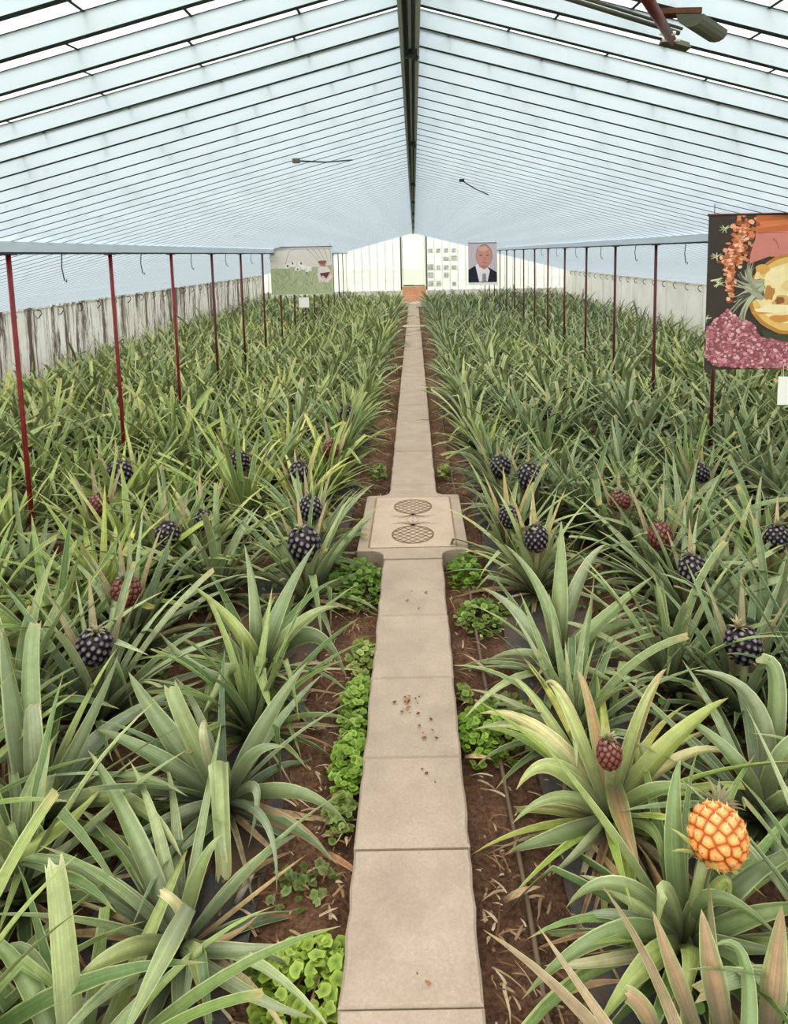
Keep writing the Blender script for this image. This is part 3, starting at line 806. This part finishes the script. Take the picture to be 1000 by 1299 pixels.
# ------------------------------------------------------------------ fruiting plants further back
fruits=[ # px,py, height, radius px, palette, tone, label
 (386,690,.26,20,'dark','grey green','pineapple plant with the roundest dark fruit, beside the carved slab on the left'),
 (394,645,.28,14,'dark','grey green','pineapple plant with dark fruit just behind the roundest, left of carved slab'),
 (378,600,.28,12,'dark','yellowish','pineapple plant with small dark fruit, left bed, behind the carved slab'),
 (303,585,.28,13,'dark','yellowish','pineapple plant with dark fruit and a pinkish bract leaf, left bed mid distance'),
 (152,600,.30,15,'dark','yellowish','pineapple plant with tilted dark fruit among yellowish leaves, far left middle'),
 (125,640,.26,13,'redbrown','yellowish','yellow leaved pineapple plant with reddish fruit in the left bed'),
 (213,678,.26,15,'dark','mid green','pineapple plant with a half hidden dark fruit, centre of the left bed'),
 (255,660,.26,11,'dark','yellowish','pineapple plant with a little dark fruit right of the half hidden one, left bed'),
 (160,750,.26,18,'redbrown','grey green','pineapple plant with a dull brown fruit behind pinkish upright leaves, left bed'),
 (120,820,.27,22,'dark','grey green','pineapple plant with the largest knobbly dark fruit at left, leaf crossing it'),
 (420,570,.24,10,'redbrown','yellowish','yellowish pineapple plant with tiny brown fruit close to the path on the left'),
 (440,525,.24,9,'dark','mid green','pineapple plant with tiny dark fruit by the soil strip left of the path'),
 (635,592,.28,13,'dark','grey green','pineapple plant with dark fruit nearest the path on the right, behind the carved slab'),
 (672,605,.28,15,'dark','grey green','pineapple plant with egg shaped dark fruit, second row right of the carved slab'),
 (646,656,.22,13,'dark','grey green','pineapple plant with half hidden dark fruit at the right edge of the carved slab'),
 (680,683,.25,15,'dark','grey green','pineapple plant with dark round fruit before tall leaves, right of carved slab'),
 (787,635,.27,13,'redbrown','mid green','pineapple plant with dark red fruit and one stiff pinkish leaf, right bed'),
 (838,680,.25,15,'redbrown','grey green','pineapple plant with shadowed brown fruit in the middle of the right bed'),
 (880,725,.26,18,'dark','grey green','pineapple plant with dark fruit behind a long grey leaf, right bed'),
 (943,818,.26,22,'dark','grey green','pineapple plant with the largest dark fruit at the right edge'),
 (985,683,.28,15,'dark','mid green','pineapple plant with dark fruit cut by the right edge of the photo'),
 (695,525,.26,8,'dark','grey green','distant pineapple plant with a tiny dark fruit in the right bed'),
 (890,600,.27,10,'dark','grey green','pineapple plant with small dim fruit deep in the right bed'),
]
taken=[(h.location.x,h.location.y) for h in heroes]
indiv=len(heroes)
for i,(px,py,z,rp,pal,tone,lab) in enumerate(fruits):
    P=at(px,py,z); dist=(P-CAM).dot(_f); rad=rp/F*dist; r=random.Random(300+i)
    hgt=rad*2*r.uniform(1.05,1.25)
    toward=(CAM-P); toward.z=0; toward.normalize()
    Fx=P-toward*.03
    root=empty('pineapple_plant',(Fx.x,Fx.y,SOIL)); tag(root,lab,'plant','pineapple plants of the beds')
    lo=P-Vector((Fx.x,Fx.y,SOIL)); mb=MB(); foliage(r,tone,36,1.0,5,9,True,mb,avoid=(lo,(CAM-P).normalized(),rad*.8+.01),wx=Fx.x)
    # keep the fruit in view: only upright leaves behind it
    az=math.atan2(-toward.y,-toward.x)
    for k in range(3):
        a=az+(-.9,.1,.95)[k]+r.uniform(-.15,.15)
        pts=curve(a,math.radians(76),r.uniform(.46,.58),.3,9,Vector((0,0,.06)))
        strap(mb,pts,.045,jit((164,150,128),r,8),r,5,.2,twisted(pts,a,r.uniform(-.3,.3)),False,None,(180,192,128))
    # thin out leaves that would cover it from the aisle side
    lo=P-Vector((Fx.x,Fx.y,SOIL))
    mb.build('leaves', M['leaf'], root)
    withered(r,10).build('withered_leaves', M['dry'], root)
    add_fruit(root,(lo.x,lo.y,lo.z),rad,hgt,pal,r,(r.uniform(-.25,.25),r.uniform(-.3,.3)),.055,False,80 if rp>12 else 60)
    taken.append((Fx.x,Fx.y)); indiv+=1

# ------------------------------------------------------------------ the beds of plain plants
tones=['grey green','mid green','yellowish','dark green','grey green','mid green']
variants=[]
for i,tn in enumerate(tones*2):
    r=random.Random(50+i)
    variants.append((tn, foliage(r,tn,36,1.0,5,9).mesh('leaves',[M['leaf']]), withered(r,11).mesh('withered_leaves',[M['dry']])))
midv=[]
for i,tn in enumerate(tones):
    r=random.Random(90+i)
    midv.append((tn, foliage(r,tn,32,1.03,3,7,wk=1.14).mesh('leaves',[M['leaf']]), withered(r,4).mesh('withered_leaves',[M['dry']])))
def cand():
    r=random.Random(77); out=[]
    for s in (-1,1):
        for row in range(10):
            x0=.60+.455*row; y=1.12+ (.22 if row%2 else 0); k=0
            while y<24.3:
                x=PC+s*x0+r.uniform(-.06,.06); yy=y+r.uniform(-.08,.08)
                out.append((s,row,k,x,yy)); y+=.43; k+=1
    return out
def inview(x,y,mg=.42):
    # pad the field of view so leaves reaching in are kept
    return -(527/900)*y-mg-.15 < x < (473/900)*y+mg+.15 and y>1.0
C=[]
for (s,row,k,x,y) in cand():
    if not inview(x,y): continue
    if any((x-a)**2+(y-b)**2<.25**2 for a,b in taken): continue
    C.append((math.hypot(x,y),s,row,k,x,y))
C.sort()
ordn2=ordn+['twenty'+q for q in ordn[:9]]+['thirtieth']+['thirty'+q for q in ordn[:9]]+['fortieth']
nInd=300-indiv
r=random.Random(5)
yellow_zone=lambda x,y: (x<0 and 4.2<y<9 and x>-3)
cnt={}
for i,(d,s,row,k,x,y) in enumerate(C[:nInd]):
    pool=variants if d<6 else midv
    if d<3.0: pool=[v for v in pool if v[0] in ('grey green','mid green','dark green')]
    elif x<-.0 and r.random()<(.55 if yellow_zone(x,y) else .25): pool=[v for v in pool if v[0] in ('yellowish','mid green')]
    elif x>0 and r.random()<.6: pool=[v for v in pool if v[0] in ('grey green','dark green')]
    tn,ml,mw=r.choice(pool)
    root=bpy.data.objects.new('pineapple_plant',None); root.empty_display_size=.1
    root.location=(x,y,SOIL); root.rotation_euler=(0,0,r.uniform(0,6.28)); sc=r.uniform(.88,1.12); 
    if row>=9: sc*=.80
    elif row==0: sc*=.93
    elif row>=6: sc*=1.08
    root.scale=(sc,sc,sc*r.uniform(.92,1.1)); COL.objects.link(root)
    cnt[(s,row)]=cnt.get((s,row),0)+1
    sd='left' if s<0 else 'right'
    tag(root,'%s fruitless pineapple plant, %s row %s of the path, %s from the front'%(tn,ordn2[row],sd,ordn2[cnt[(s,row)]-1]),'plant','pineapple plants of the beds')
    for nm,me in (('leaves',ml),('withered_leaves',mw)):
        o=bpy.data.objects.new(nm,me); o.parent=root; COL.objects.link(o)
rest=C[nInd:]
for s in (-1,1):
    mb=MB()
    for (d,s2,row,k,x,y) in rest:
        if s2!=s: continue
        if s<0: tn=r.choice(['mid green','mid green','yellowish','grey green','dark green'])
        else: tn=r.choice(['grey green','dark green','mid green','grey green'])
        foliage(r,tn,26,r.uniform(.95,1.2),3 if d<15 else 2,5,False,mb,Vector((x,y,SOIL)))
    mb.v=[(max(-5.17,min(5.17,a)),min(b,24.12 if abs(a+.03)<.5 else 24.5),c) for a,b,c in mb.v]
    o=mb.build('distant_pineapple_plants', M['leaf'])
    tag(o,'dense far rows of pineapple plants in the %s bed reaching the end wall'%('left' if s<0 else 'right'),'plants',kind='stuff')

# ------------------------------------------------------------------ ground: film, tape, litter, weeds
for s in (-1,1):
    m=MB(); r=random.Random(s+9); x0=PC+s*.43; n=120
    vs=[]
    for i in range(n+1):
        y=.6+ (23.4)*i/n
        for j in range(5):
            vs.append((x0+s*(j*.11)+ (r.uniform(-.012,.012)), y, SOIL+.024+.010*math.sin(y*5+j)+r.uniform(-.003,.003)))
    m.add(vs,[(i*5+j,i*5+j+1,(i+1)*5+j+1,(i+1)*5+j) for i in range(n) for j in range(4)],0,(1,1,1),True)
    o=m.build('mulch_film', M['plastic']); tag(o,'dark grey plastic mulch film under the first row of plants %s of the path'%('left' if s<0 else 'right'),'plastic sheet')
m=MB(); m.tube([(.27+.01*math.sin(i),.8+i*.5,SOIL+.03) for i in range(22)], .008, 6)
tag(m.build('drip_hose', simple('brown_hose',(110,92,76),.6)),'thin brown drip hose lying on the soil right of the path','hose')
def scatter(name,label,s,n,seed):
    mb=MB(); r=random.Random(seed)
    for i in range(n):
        y=1.0+ (r.random()**1.6)*13; x=PC+s*(.19+abs(r.gauss(0,.17)))
        if abs(x-PC)>.8: continue
        L=r.uniform(.02,.10) if r.random()<.9 else r.uniform(.1,.22); az=r.uniform(0,6.28)
        c=r.choice([(150,124,94),(128,96,70),(168,146,118),(104,76,56),(190,172,146)])
        if r.random()<.6: L=r.uniform(.008,.03)
        pts=[Vector((x+math.cos(az+.3*math.sin(t*2))*L*t,y+math.sin(az)*L*t,SOIL+.03+.015*math.sin(PI*t)*min(1,L*8))) for t in (0,.25,.5,.75,1)]
        pts=[p for p in pts if abs(p.x-PC)>.18]
        if len(pts)<3: continue
        strap(mb,pts,r.uniform(.003,.010),c,r,2,0,None,False,c,c,baseshade=False)
    o=mb.build(name,M['dry']); tag(o,label,'litter',kind='stuff')
scatter('leaf_litter','dry straw and leaf scraps on the soil left of the path',-1,1700,31)
scatter('leaf_litter','dry straw and leaf scraps on the soil right of the path',1,1700,32)
mb=MB(); r=random.Random(71)
for (px,py,sx,n) in ((514,897,12,16),(528,888,14,7),(545,925,20,6),(545,985,20,3),(520,770,24,4),(535,1245,20,2)):
    for i in range(n):
        P=at(px+r.gauss(0,sx*.5),py+r.gauss(0,sx*.4),.004); a=r.uniform(0,6.28); L=r.uniform(.003,.012)
        mb.add([P+Vector((math.cos(a+q)*L*(1 if k%2 else .5),math.sin(a+q)*L*.7,.001*k)) for k,q in enumerate((0,1.3,2.6,3.9,5.2))],[(0,1,2,3,4)],0,lin(r.choice([(132,88,62),(110,74,54),(150,112,84)])))
tag(mb.build('soil_crumbs',M['dry']),'brown crumbs of soil and leaf on the slabs of the path','crumbs',kind='stuff')
# fallen dry leaves, countable ones
for i,(px,py,az,L,col,lab) in enumerate([(640,1145,.4,.12,(196,160,130),'thin curled straw on bare soil right of the path'),(590,962,-.1,.1,(200,170,140),'pale straw touching the right edge of the path'),
        (400,1080,-.6,.22,(170,120,88),'brown dead leaf on soil left of the path below the folded leaf'),(300,1148,1.3,.12,(232,230,214),'white dried leaf tip lying on the dark film'),
        (420,895,.5,.2,(180,140,110),'dry brown leaf across the soil strip left of the path'),(680,1275,.2,.25,(176,146,116),'dry leaf on the soil at bottom right of the path'),(625,860,2.2,.25,(190,160,130),'long dry leaf beside the right clover')]):
    P=at(px,py,SOIL+.04); mb=MB(); r=random.Random(i)
    pts=curve(az,.25,L,.6,7,Vector((0,0,0)),floor=-.012); strap(mb,pts,.02,col,r,3,.3,twisted(pts,az,.6),False,None,(205,180,150))
    tag(mb.build('fallen_leaf',M['dry'],None,P),lab,'leaf')
def clover(px,py,rx,ry,n,h,label,seed,tone=(116,146,80)):
    tone=(tone[0]*1.12,tone[1]*1.0,tone[2]*.95)
    P=at(px,py,SOIL); mb=MB(); r=random.Random(seed)
    for i in range(int(n*.62)):
        a=r.uniform(0,6.28); d=math.sqrt(r.random())*r.uniform(.85,1.15); x=d*rx*math.cos(a); y=d*ry*math.sin(a)
        if abs(P.x+x-PC)<PW+.01: x = math.copysign(PW+.012+r.random()*.02, P.x-PC)+PC-P.x
        z=max(.015,h*(1-d*d*.7)*r.uniform(.25,1.1)+.01)
        nx,ny=r.uniform(-.5,.5),r.uniform(-.6,.35)
        N=Vector((nx,ny,1)).normalized(); A=N.cross(Vector((0,1,0))).normalized(); B=N.cross(A)
        s=r.uniform(.010,.017)*(1.3 if seed==1 else 1.05); c=jit(tone,r,30); vs=[Vector((x,y,z-s*.08))]; cs=[lin([max(0,v*.72) for v in c])]
        K=11; ph=r.uniform(0,6)
        for k in range(K):
            q=2*PI*k/K+ph; rr_=s*(1+.12*math.cos(5*q))*(.55 if k==0 else 1); vs.append(Vector((x,y,z))+A*math.cos(q)*rr_+B*math.sin(q)*rr_); cs.append(lin([min(255,v*1.08) for v in c]))
        mb.add(vs,[(0,k+1,(k+1)%K+1) for k in range(K)],0,cs,True)
        if i%3==0:
            mb.add([(x,y,z),(x+.003,y,z),(x*.9+.002,y*.9,.0),(x*.9,y*.9,.0)],[(0,1,2,3)],0,lin((96,120,60)))
    o=mb.build('clover_clump',M['weed'],None,P)
    tag(o,label,'weed','green weeds beside the path')
G=(136,174,80)
clover(388,1262,.12,.12,260,.08,'bright green round leaved weed at the bottom edge left of the path',1,G)
clover(330,1255,.05,.05,40,.04,'tiny weed sprig on soil left of the brightest clump',2)
clover(432,1040,.05,.10,110,.05,'small weed beside the path left of the third slab',3)
clover(445,975,.07,.16,330,.07,'leafy weed clump left of the path beside the slab with stains',4,(120,164,72))
clover(455,905,.07,.20,360,.08,'long weed clump left of the path behind the leafy one',5,(124,166,76))
clover(462,840,.07,.16,240,.07,'weed strip left of the path level with its fifth slab',6)
clover(452,752,.16,.26,560,.14,'big dark weed clump left of the path in front of the carved slab',7,(98,140,56))
clover(420,725,.10,.14,200,.12,'weed clump under the leaves left of the carved slab',8,(92,130,56))
clover(618,945,.15,.13,430,.11,'dense round weed clump right of the path beside the pink streaked plant',9,(110,152,66))
clover(640,915,.12,.10,200,.09,'weed clump behind the dense one right of the path',10)
clover(592,735,.10,.22,320,.11,'dark weed clump tucked by the right front corner of the carved slab',11,(98,142,56))
clover(612,790,.13,.16,300,.08,'weed patch right of the path below the carved slab corner',12,(112,148,76))
clover(590,890,.03,.08,60,.04,'few small weeds on the right edge of the path',13)
clover(480,605,.07,.2,160,.09,'small weed left of the path behind the carved slab',14)
clover(565,605,.06,.2,140,.09,'small weed right of the path behind the carved slab',15,(126,150,84))
clover(380,1130,.10,.10,60,.03,'sparse weeds on soil right of the dark film',16,(108,136,84))
clover(900,880,.12,.1,120,.06,'weed clump hidden between the plants at the right',17)
clover(215,1040,.14,.12,160,.05,'dark weeds in the shade under the folded leaf plant',18,(84,116,56))

def undergrowth(s,seed):
    mb=MB(); r=random.Random(seed)
    for i in range(3300):
        y=1.1+6.5*r.random()**1.4; x=PC+s*(.62+r.random()*min(3.6,.35+.6*y))
        if math.sin(x*7+y*3)+math.sin(y*5-x*4)<-.3: continue
        z=SOIL+.02+r.random()*.09; N=Vector((r.uniform(-.6,.6),r.uniform(-.7,.4),1)).normalized(); A=N.cross(Vector((0,1,0))).normalized(); B=N.cross(A)
        q=r.uniform(.009,.017); c=lin(jit(r.choice([(92,124,60),(110,140,76),(78,104,52)]),r,12)); ph=r.uniform(0,6)
        mb.add([Vector((x,y,z))+(A*math.cos(2*PI*k/6+ph)+B*math.sin(2*PI*k/6+ph))*q for k in range(6)],[tuple(range(6))],0,c)
    o=mb.build('undergrowth',M['weed']); tag(o,'small shaded weeds growing between the pineapple plants %s of the path'%('left' if s<0 else 'right'),'weeds',kind='stuff')
undergrowth(-1,61); undergrowth(1,62)

# ------------------------------------------------------------------ banners
def fan(mb,pts,col,y):
    y=-.0006-len(mb.f)*4e-6
    mb.add([(p[0],y,p[1]) for p in pts],[tuple(range(len(pts)))],0,lin(col))
def blob(mb,x,z,rx,rz,col,y,r,n=8,clip=None):
    a0=r.uniform(0,6)
    pts=[]
    for k in range(n):
        q=2*PI*k/n; w=r.uniform(.75,1.15); u=x+rx*w*math.cos(q); v=z+rz*w*math.sin(q)
        if clip: u=min(max(u,clip[0]),clip[1]); v=min(max(v,clip[2]),clip[3])
        pts.append((u,v))
    fan(mb,pts,col,y)
def stroke(mb,pts,w0,w1,col,y):
    y=-.0006-len(mb.f)*4e-6
    vs=[]; n=len(pts)-1
    for i,p in enumerate(pts):
        a=pts[max(i-1,0)]; b=pts[min(i+1,n)]; dx,dz=b[0]-a[0],b[1]-a[1]; l=math.hypot(dx,dz) or 1
        w=(w0+(w1-w0)*i/n)/2; vs += [(p[0]-dz/l*w,y,p[1]+dx/l*w),(p[0]+dz/l*w,y,p[1]-dx/l*w)]
    mb.add(vs,[(2*i,2*i+1,2*i+3,2*i+2) for i in range(n)],0,lin(col))
def quad(a,b,c,n=8):
    return [(a[0]*(1-t)**2+2*b[0]*t*(1-t)+c[0]*t*t, a[1]*(1-t)**2+2*b[1]*t*(1-t)+c[1]*t*t) for t in [i/n for i in range(n+1)]]
def banner_base(tl, w, h, label, rz=0):
    root=empty('hanging_banner', tl, rz); tag(root,label,'banner'); return root
def strings(root,w,zup):
    m=MB()
    for x in (.03,w-.03):
        zt=roofz(root.location.x+x)-root.location.z
        m.tube([(x,0.003,0),(x,0.003,max(.012,min(zt+.01,.06)))],.002,5)
    m.build('hanging_cord', M['wire'], root)
    m=MB(); m.tube([(-.005,.003,0),(w+.005,.003,0)],.007,8); m.build('top_rail', M['rust'], root)
# big one at right
w,h=1.10,.85
tl=atY(900,273,3.9); root=banner_base(tl,w,h,'large banner of flowers, a hand and a halved pineapple hanging at right')
mb=MB(); r=random.Random(4); K=.00090; X=lambda zx:(zx-98)*K; Z=lambda zy:-(zy-66)*K
mb.box((0,0,-h),(w,.004,0),0,lin((74,66,64)))
CL=(0.002,w-.002,-h+.002,-.002)
def cp(pts): return [(min(max(X(a),CL[0]),CL[1]),min(max(Z(b),CL[2]),CL[3])) for a,b in pts]
fan(mb,cp([(384,66),(760,66),(760,380),(600,330),(470,320),(400,345),(350,362),(356,300),(382,210)]),(204,136,130),-.0006)
fan(mb,cp([(384,66),(760,66),(760,185),(570,168),(450,172),(386,180)]),(190,112,76),-.0010)
fan(mb,cp([(384,110),(760,90),(760,120),(570,130),(390,150)]),(208,128,88),-.0014)
for a,b,c in (((400,180),(470,172),(570,176)),((490,215),(520,230),(522,275)),((372,225),(352,270),(350,320)),((620,190),(680,220),(690,280))):
    stroke(mb,quad(*cp([a,b,c])),.005,.002,(150,84,78),-.0016)
fan(mb,cp([(700,66),(1330,66),(1330,600),(1000,500),(760,380)]),(96,84,78),-.0012)
for k in range(300):     # orange blossoms
    t=r.random(); P=[(330,110),(300,200),(270,300),(225,370),(250,540)]
    q=min(3,int(t*4)); f=t*4-q; a,b=P[q],P[q+1]; x=a[0]+(b[0]-a[0])*f+r.gauss(0,30 if q<3 else 14); y=a[1]+(b[1]-a[1])*f+r.gauss(0,22)
    blob(mb,X(x),Z(y),r.uniform(.008,.020),r.uniform(.006,.014),r.choice([(214,138,104),(232,170,140),(190,112,80),(240,196,170),(160,90,64),(206,150,110)]),-.0018-.00002*k/10,r,6,CL)
for cx,cy in ((195,150),(150,315),(155,455),(95,690),(70,800),(75,910),(170,480)):
    for k in range(8):
        a=r.uniform(0,6.28); stroke(mb,cp([(cx,cy),(cx+20*math.cos(a),cy+12*math.sin(a)),(cx+38*math.cos(a),cy+26*math.sin(a))]),.010,.003,r.choice([(190,190,160),(214,214,190),(150,160,120)]),-.0024)
# halved pineapple
def ell(cx,cy,rx,ry,n=40,a0=0,a1=2*PI,w=0.): return [(cx+rx*math.cos(a0+(a1-a0)*k/n)*(1+w*math.sin(k*2.3)),cy+ry*math.sin(a0+(a1-a0)*k/n)*(1+w*math.sin(k*1.7))) for k in range(n)]
fan(mb,cp(ell(640,550,292,252,40,0,2*PI,.012)),(186,138,76),-.0028)
fan(mb,cp(ell(645,548,274,232,40,0,2*PI,.012)),(224,190,122),-.0032)
fan(mb,cp(ell(640,545,236,194,36,0,2*PI,.03)),(236,220,172),-.0036)
for (x,y,a,b,c) in [(520,440,70,60,(240,226,184)),(480,540,34,46,(188,140,84)),(560,600,60,44,(206,170,112)),(545,590,30,24,(150,100,66)),(600,500,60,40,(230,206,150)),(450,650,70,24,(204,150,84)),(560,700,80,24,(206,150,86)),(520,640,120,30,(240,228,190)),(430,400,44,34,(214,170,100)),(700,480,80,60,(228,204,140)),(740,610,70,50,(214,176,110)),(410,470,30,60,(232,210,164)),(650,560,60,40,(240,226,180))]:
    blob(mb,X(x),Z(y),a*K,b*K,c,-.0040,r,12,CL)
for k in range(46):     # crown leaves of the printed fruit
    t=k/33; ex,ey=(r.choice([(300,420),(270,470),(330,380),(285,560),(260,640),(310,700),(340,730),(270,600),(360,370)])); ex+=r.uniform(-22,22); ey+=r.uniform(-22,22)
    stroke(mb,quad(*cp([(440+r.uniform(-15,10),520+r.uniform(-60,60)),(330,520+(ey-520)*.30),(ex,ey)]),8),.026,.004,r.choice([(150,156,134),(116,124,108),(188,188,164),(90,92,84),(170,170,150)]),-.0044-.00003*k)
fan(mb,cp([(440,770),(577,800),(900,800),(900,860),(470,850)]),(78,82,62),-.0030)
poly=[(235,630),(150,700),(85,760),(88,920),(150,985),(330,1000),(577,1012),(1100,1012),(1100,900),(577,840),(440,812),(405,760),(380,715),(300,705)]
def inside(x,y):
    c=False; n=len(poly)
    for i in range(n):
        (x1,y1),(x2,y2)=poly[i],poly[(i+1)%n]
        if (y1>y)!=(y2>y) and x<(x2-x1)*(y-y1)/(y2-y1)+x1: c=not c
    return c
fan(mb,cp(poly[:8]+poly[8:]),(150,96,104),-.0048)
k=0
while k<1100:
    x=r.uniform(80,1100); y=r.uniform(620,1015)
    if not inside(x,y): continue
    k+=1; s_=r.uniform(.005,.014)
    blob(mb,X(x),Z(y),s_,s_*.8,r.choice([(196,134,146),(214,160,170),(176,112,124),(160,98,110),(226,184,190),(190,124,138)]),-.0052-.0000006*k,r,5,CL)
mb.build('printed_sheet', M['print'], root); strings(root,w,.1)
P=atY(988,478,3.88); m=MB(); m.tube([(.03,.002,-.01),(.03,.012,.06)],.0015,4); m.tube([(.10,.002,-.01),(.10,.012,.06)],.0015,4); m.box((0,0,-.16),(.135,.003,0)); m.box((.005,-.0008,-.155),(.13,0,-.005))
o=m.build('white_tag', M['white'], None, P); tag(o,'blank white square card hanging below the large flower banner','card')
# left landscape banner
w,h=1.01,.77; Yb=11.6
tl=atY(342,314,Yb); root=banner_base(tl,w,h,'pale banner of a pineapple field with a crouching worker, hanging at left')
mb=MB(); r=random.Random(6); mb.box((0,0,-h),(w,.004,0),0,lin((222,216,212)))
Q=lambda a,b:((a-100)/655*w, -(b-190)/500*h)
def q(l): return [Q(*p) for p in l]
CL=(0.004,w-.004,-h+.004,-.004)
fan(mb,q([(102,192),(752,192),(752,222),(102,222)]),(200,202,200),-.001)
fan(mb,q([(102,402),(590,402),(752,380),(752,686),(102,686)]),(176,186,152),-.001)
fan(mb,q([(102,395),(300,395),(300,412),(102,412)]),(226,222,214),-.0014)
for k in range(5): stroke(mb,q([(470+k*62,194),(530+k*52,250),(620+k*30,350)]),.012,.006,(178,172,170),-.0016)
stroke(mb,q([(250,400),(300,240),(380,205),(520,205)]),.010,.006,(170,168,166),-.0016)
for (x,y) in ((280,385),(340,370),(420,370),(390,420),(490,425),(450,405),(510,420)): blob(mb,*Q(x,y),.05,.045,(238,236,232),-.0020,r,8,CL)
for (x,y) in ((335,362),(425,360),(282,388),(480,465),(385,425)): blob(mb,*Q(x,y),.018,.026,(120,116,118),-.0024,r,6,CL)
for k in range(160):
    x=r.uniform(110,745); y=r.uniform(430,675); a=r.uniform(-1,1); L=r.uniform(20,60)
    if x>580 and y<590: continue
    p=[(x,y),(x+L*math.sin(a)*.5,y-L*.5),(x+L*math.sin(a)*1.2,y-L*.8)]
    p=[(min(max(u,104),750),min(max(v,300),684)) for u,v in p]
    stroke(mb,q(p),.010,.003,r.choice([(184,192,158),(140,154,116),(204,208,180),(126,140,104)]),-.0026)
fan(mb,q([(600,410),(650,395),(700,400),(735,450),(745,520),(700,570),(640,560),(600,500)]),(226,216,214),-.0030)
fan(mb,q([(618,470),(735,455),(700,520),(640,525)]),(110,74,76),-.0034)
blob(mb,*Q(655,375),.055,.045,(176,128,124),-.0038,r,10,CL); blob(mb,*Q(650,350),.075,.03,(150,104,106),-.0042,r,10,CL)
blob(mb,*Q(655,510),.03,.025,(214,190,176),-.0040,r,8,CL); stroke(mb,q([(735,465),(700,520),(650,555)]),.03,.02,(222,190,180),-.0044); stroke(mb,q([(600,465),(610,530),(620,570)]),.03,.02,(226,218,214),-.0044)
mb.build('printed_sheet', M['print'], root); strings(root,w,.1)
P=atY(379,377.5,Yb-.02); m=MB(); m.tube([(.03,.002,-.01),(.03,.014,.05)],.0015,4); m.tube([(.13,.002,-.01),(.13,.014,.05)],.0015,4); m.box((0,0,-.165),(.165,.003,0)); m.box((.01,-.001,-.155),(.155,0,-.01))
o=m.build('white_tag', M['white'], None, P); tag(o,'blank white square card hanging below the left field banner','card')
# portrait
w,h=.60,.88; Yb=15
tl=atY(594,308.5,Yb); root=banner_base(tl,w,h,'narrow portrait banner of a balding person in a dark suit')
mb=MB(); r=random.Random(8); mb.box((0,0,-h),(w,.004,0),0,lin((204,192,202)))
Q=lambda a,b:((a-432)/(585-432)*w, -(b-75)/(300-75)*(h*.93))
fan(mb,q([(432,300),(432,228),(470,205),(540,215),(585,245),(585,300)]),(48,50,66),-.001)
fan(mb,q([(470,205),(478,195),(530,205),(548,235),(535,298),(490,298)]),(232,230,236),-.0014)
fan(mb,q([(508,250),(526,250),(530,298),(506,298)]),(158,150,162),-.0018)
fan(mb,q([(480,160),(540,160),(536,215),(518,228),(490,210)]),(196,140,134),-.0022)
fan(mb,[Q(a,b) for a,b in ell(517,148,44,66,28)],(160,130,132),-.0024)
fan(mb,[Q(a,b) for a,b in ell(517,150,40,62,28)],(208,154,146),-.0026)
blob(mb,*Q(512,108),.11,.06,(222,176,166),-.0030,r,12)
for (x,y,a,b,c) in [(500,148,.035,.010,(120,80,80)),(535,148,.03,.010,(120,80,80)),(500,140,.04,.007,(150,120,118)),(537,140,.035,.007,(150,120,118)),(520,168,.02,.03,(186,126,120)),(520,188,.05,.009,(150,80,80)),(475,150,.018,.05,(170,160,162)),(515,208,.06,.02,(190,132,126))]:
    blob(mb,*Q(x,y),a,b,c,-.0034,r,10)
fan(mb,[(0,-h),(w,-h),(w,-h*.945),(0,-h*.945)],(236,234,228),-.0034)
mb.build('printed_sheet', M['print'], root); strings(root,w,.1)

# ------------------------------------------------------------------ light, world, camera
sc=bpy.context.scene
wd=bpy.data.worlds.new('overcast_sky'); sc.world=wd; wd.use_nodes=True; nt=wd.node_tree
bg=nt.nodes['Background']; tc=nt.nodes.new('ShaderNodeTexCoord'); sx=nt.nodes.new('ShaderNodeSeparateXYZ')
nt.links.new(tc.outputs['Generated'], sx.inputs[0])
c=ramp(nt, sx.outputs['Z'], [(0,(.92,.93,.90)),(.35,(.98,.98,.96)),(1,(1,1,1))])
nt.links.new(c,bg.inputs[0]); bg.inputs[1].default_value=2.1
su=bpy.data.lights.new('veiled_sun','SUN'); su.energy=1.6; su.angle=math.radians(35); su.color=(1,.97,.92)
so=bpy.data.objects.new('veiled_sun',su); so.rotation_euler=(math.radians(38),math.radians(-12),0); COL.objects.link(so)
cd=bpy.data.cameras.new('camera'); co=bpy.data.objects.new('camera',cd); COL.objects.link(co)
cd.sensor_fit='VERTICAL'; cd.sensor_height=36; cd.sensor_width=36; cd.lens=F*36/1299
cd.shift_x=(500-PX)/1299; cd.shift_y=(PY-649.5)/1299; cd.clip_start=.02; cd.clip_end=300
mat=Matrix((( _r.x,_u.x,-_f.x),(_r.y,_u.y,-_f.y),(_r.z,_u.z,-_f.z))).to_4x4(); mat.translation=CAM
co.matrix_world=mat; sc.camera=co
sc.view_settings.view_transform='Standard'; sc.view_settings.exposure=0.0
try: sc.view_settings.look='Medium High Contrast'
except Exception: pass
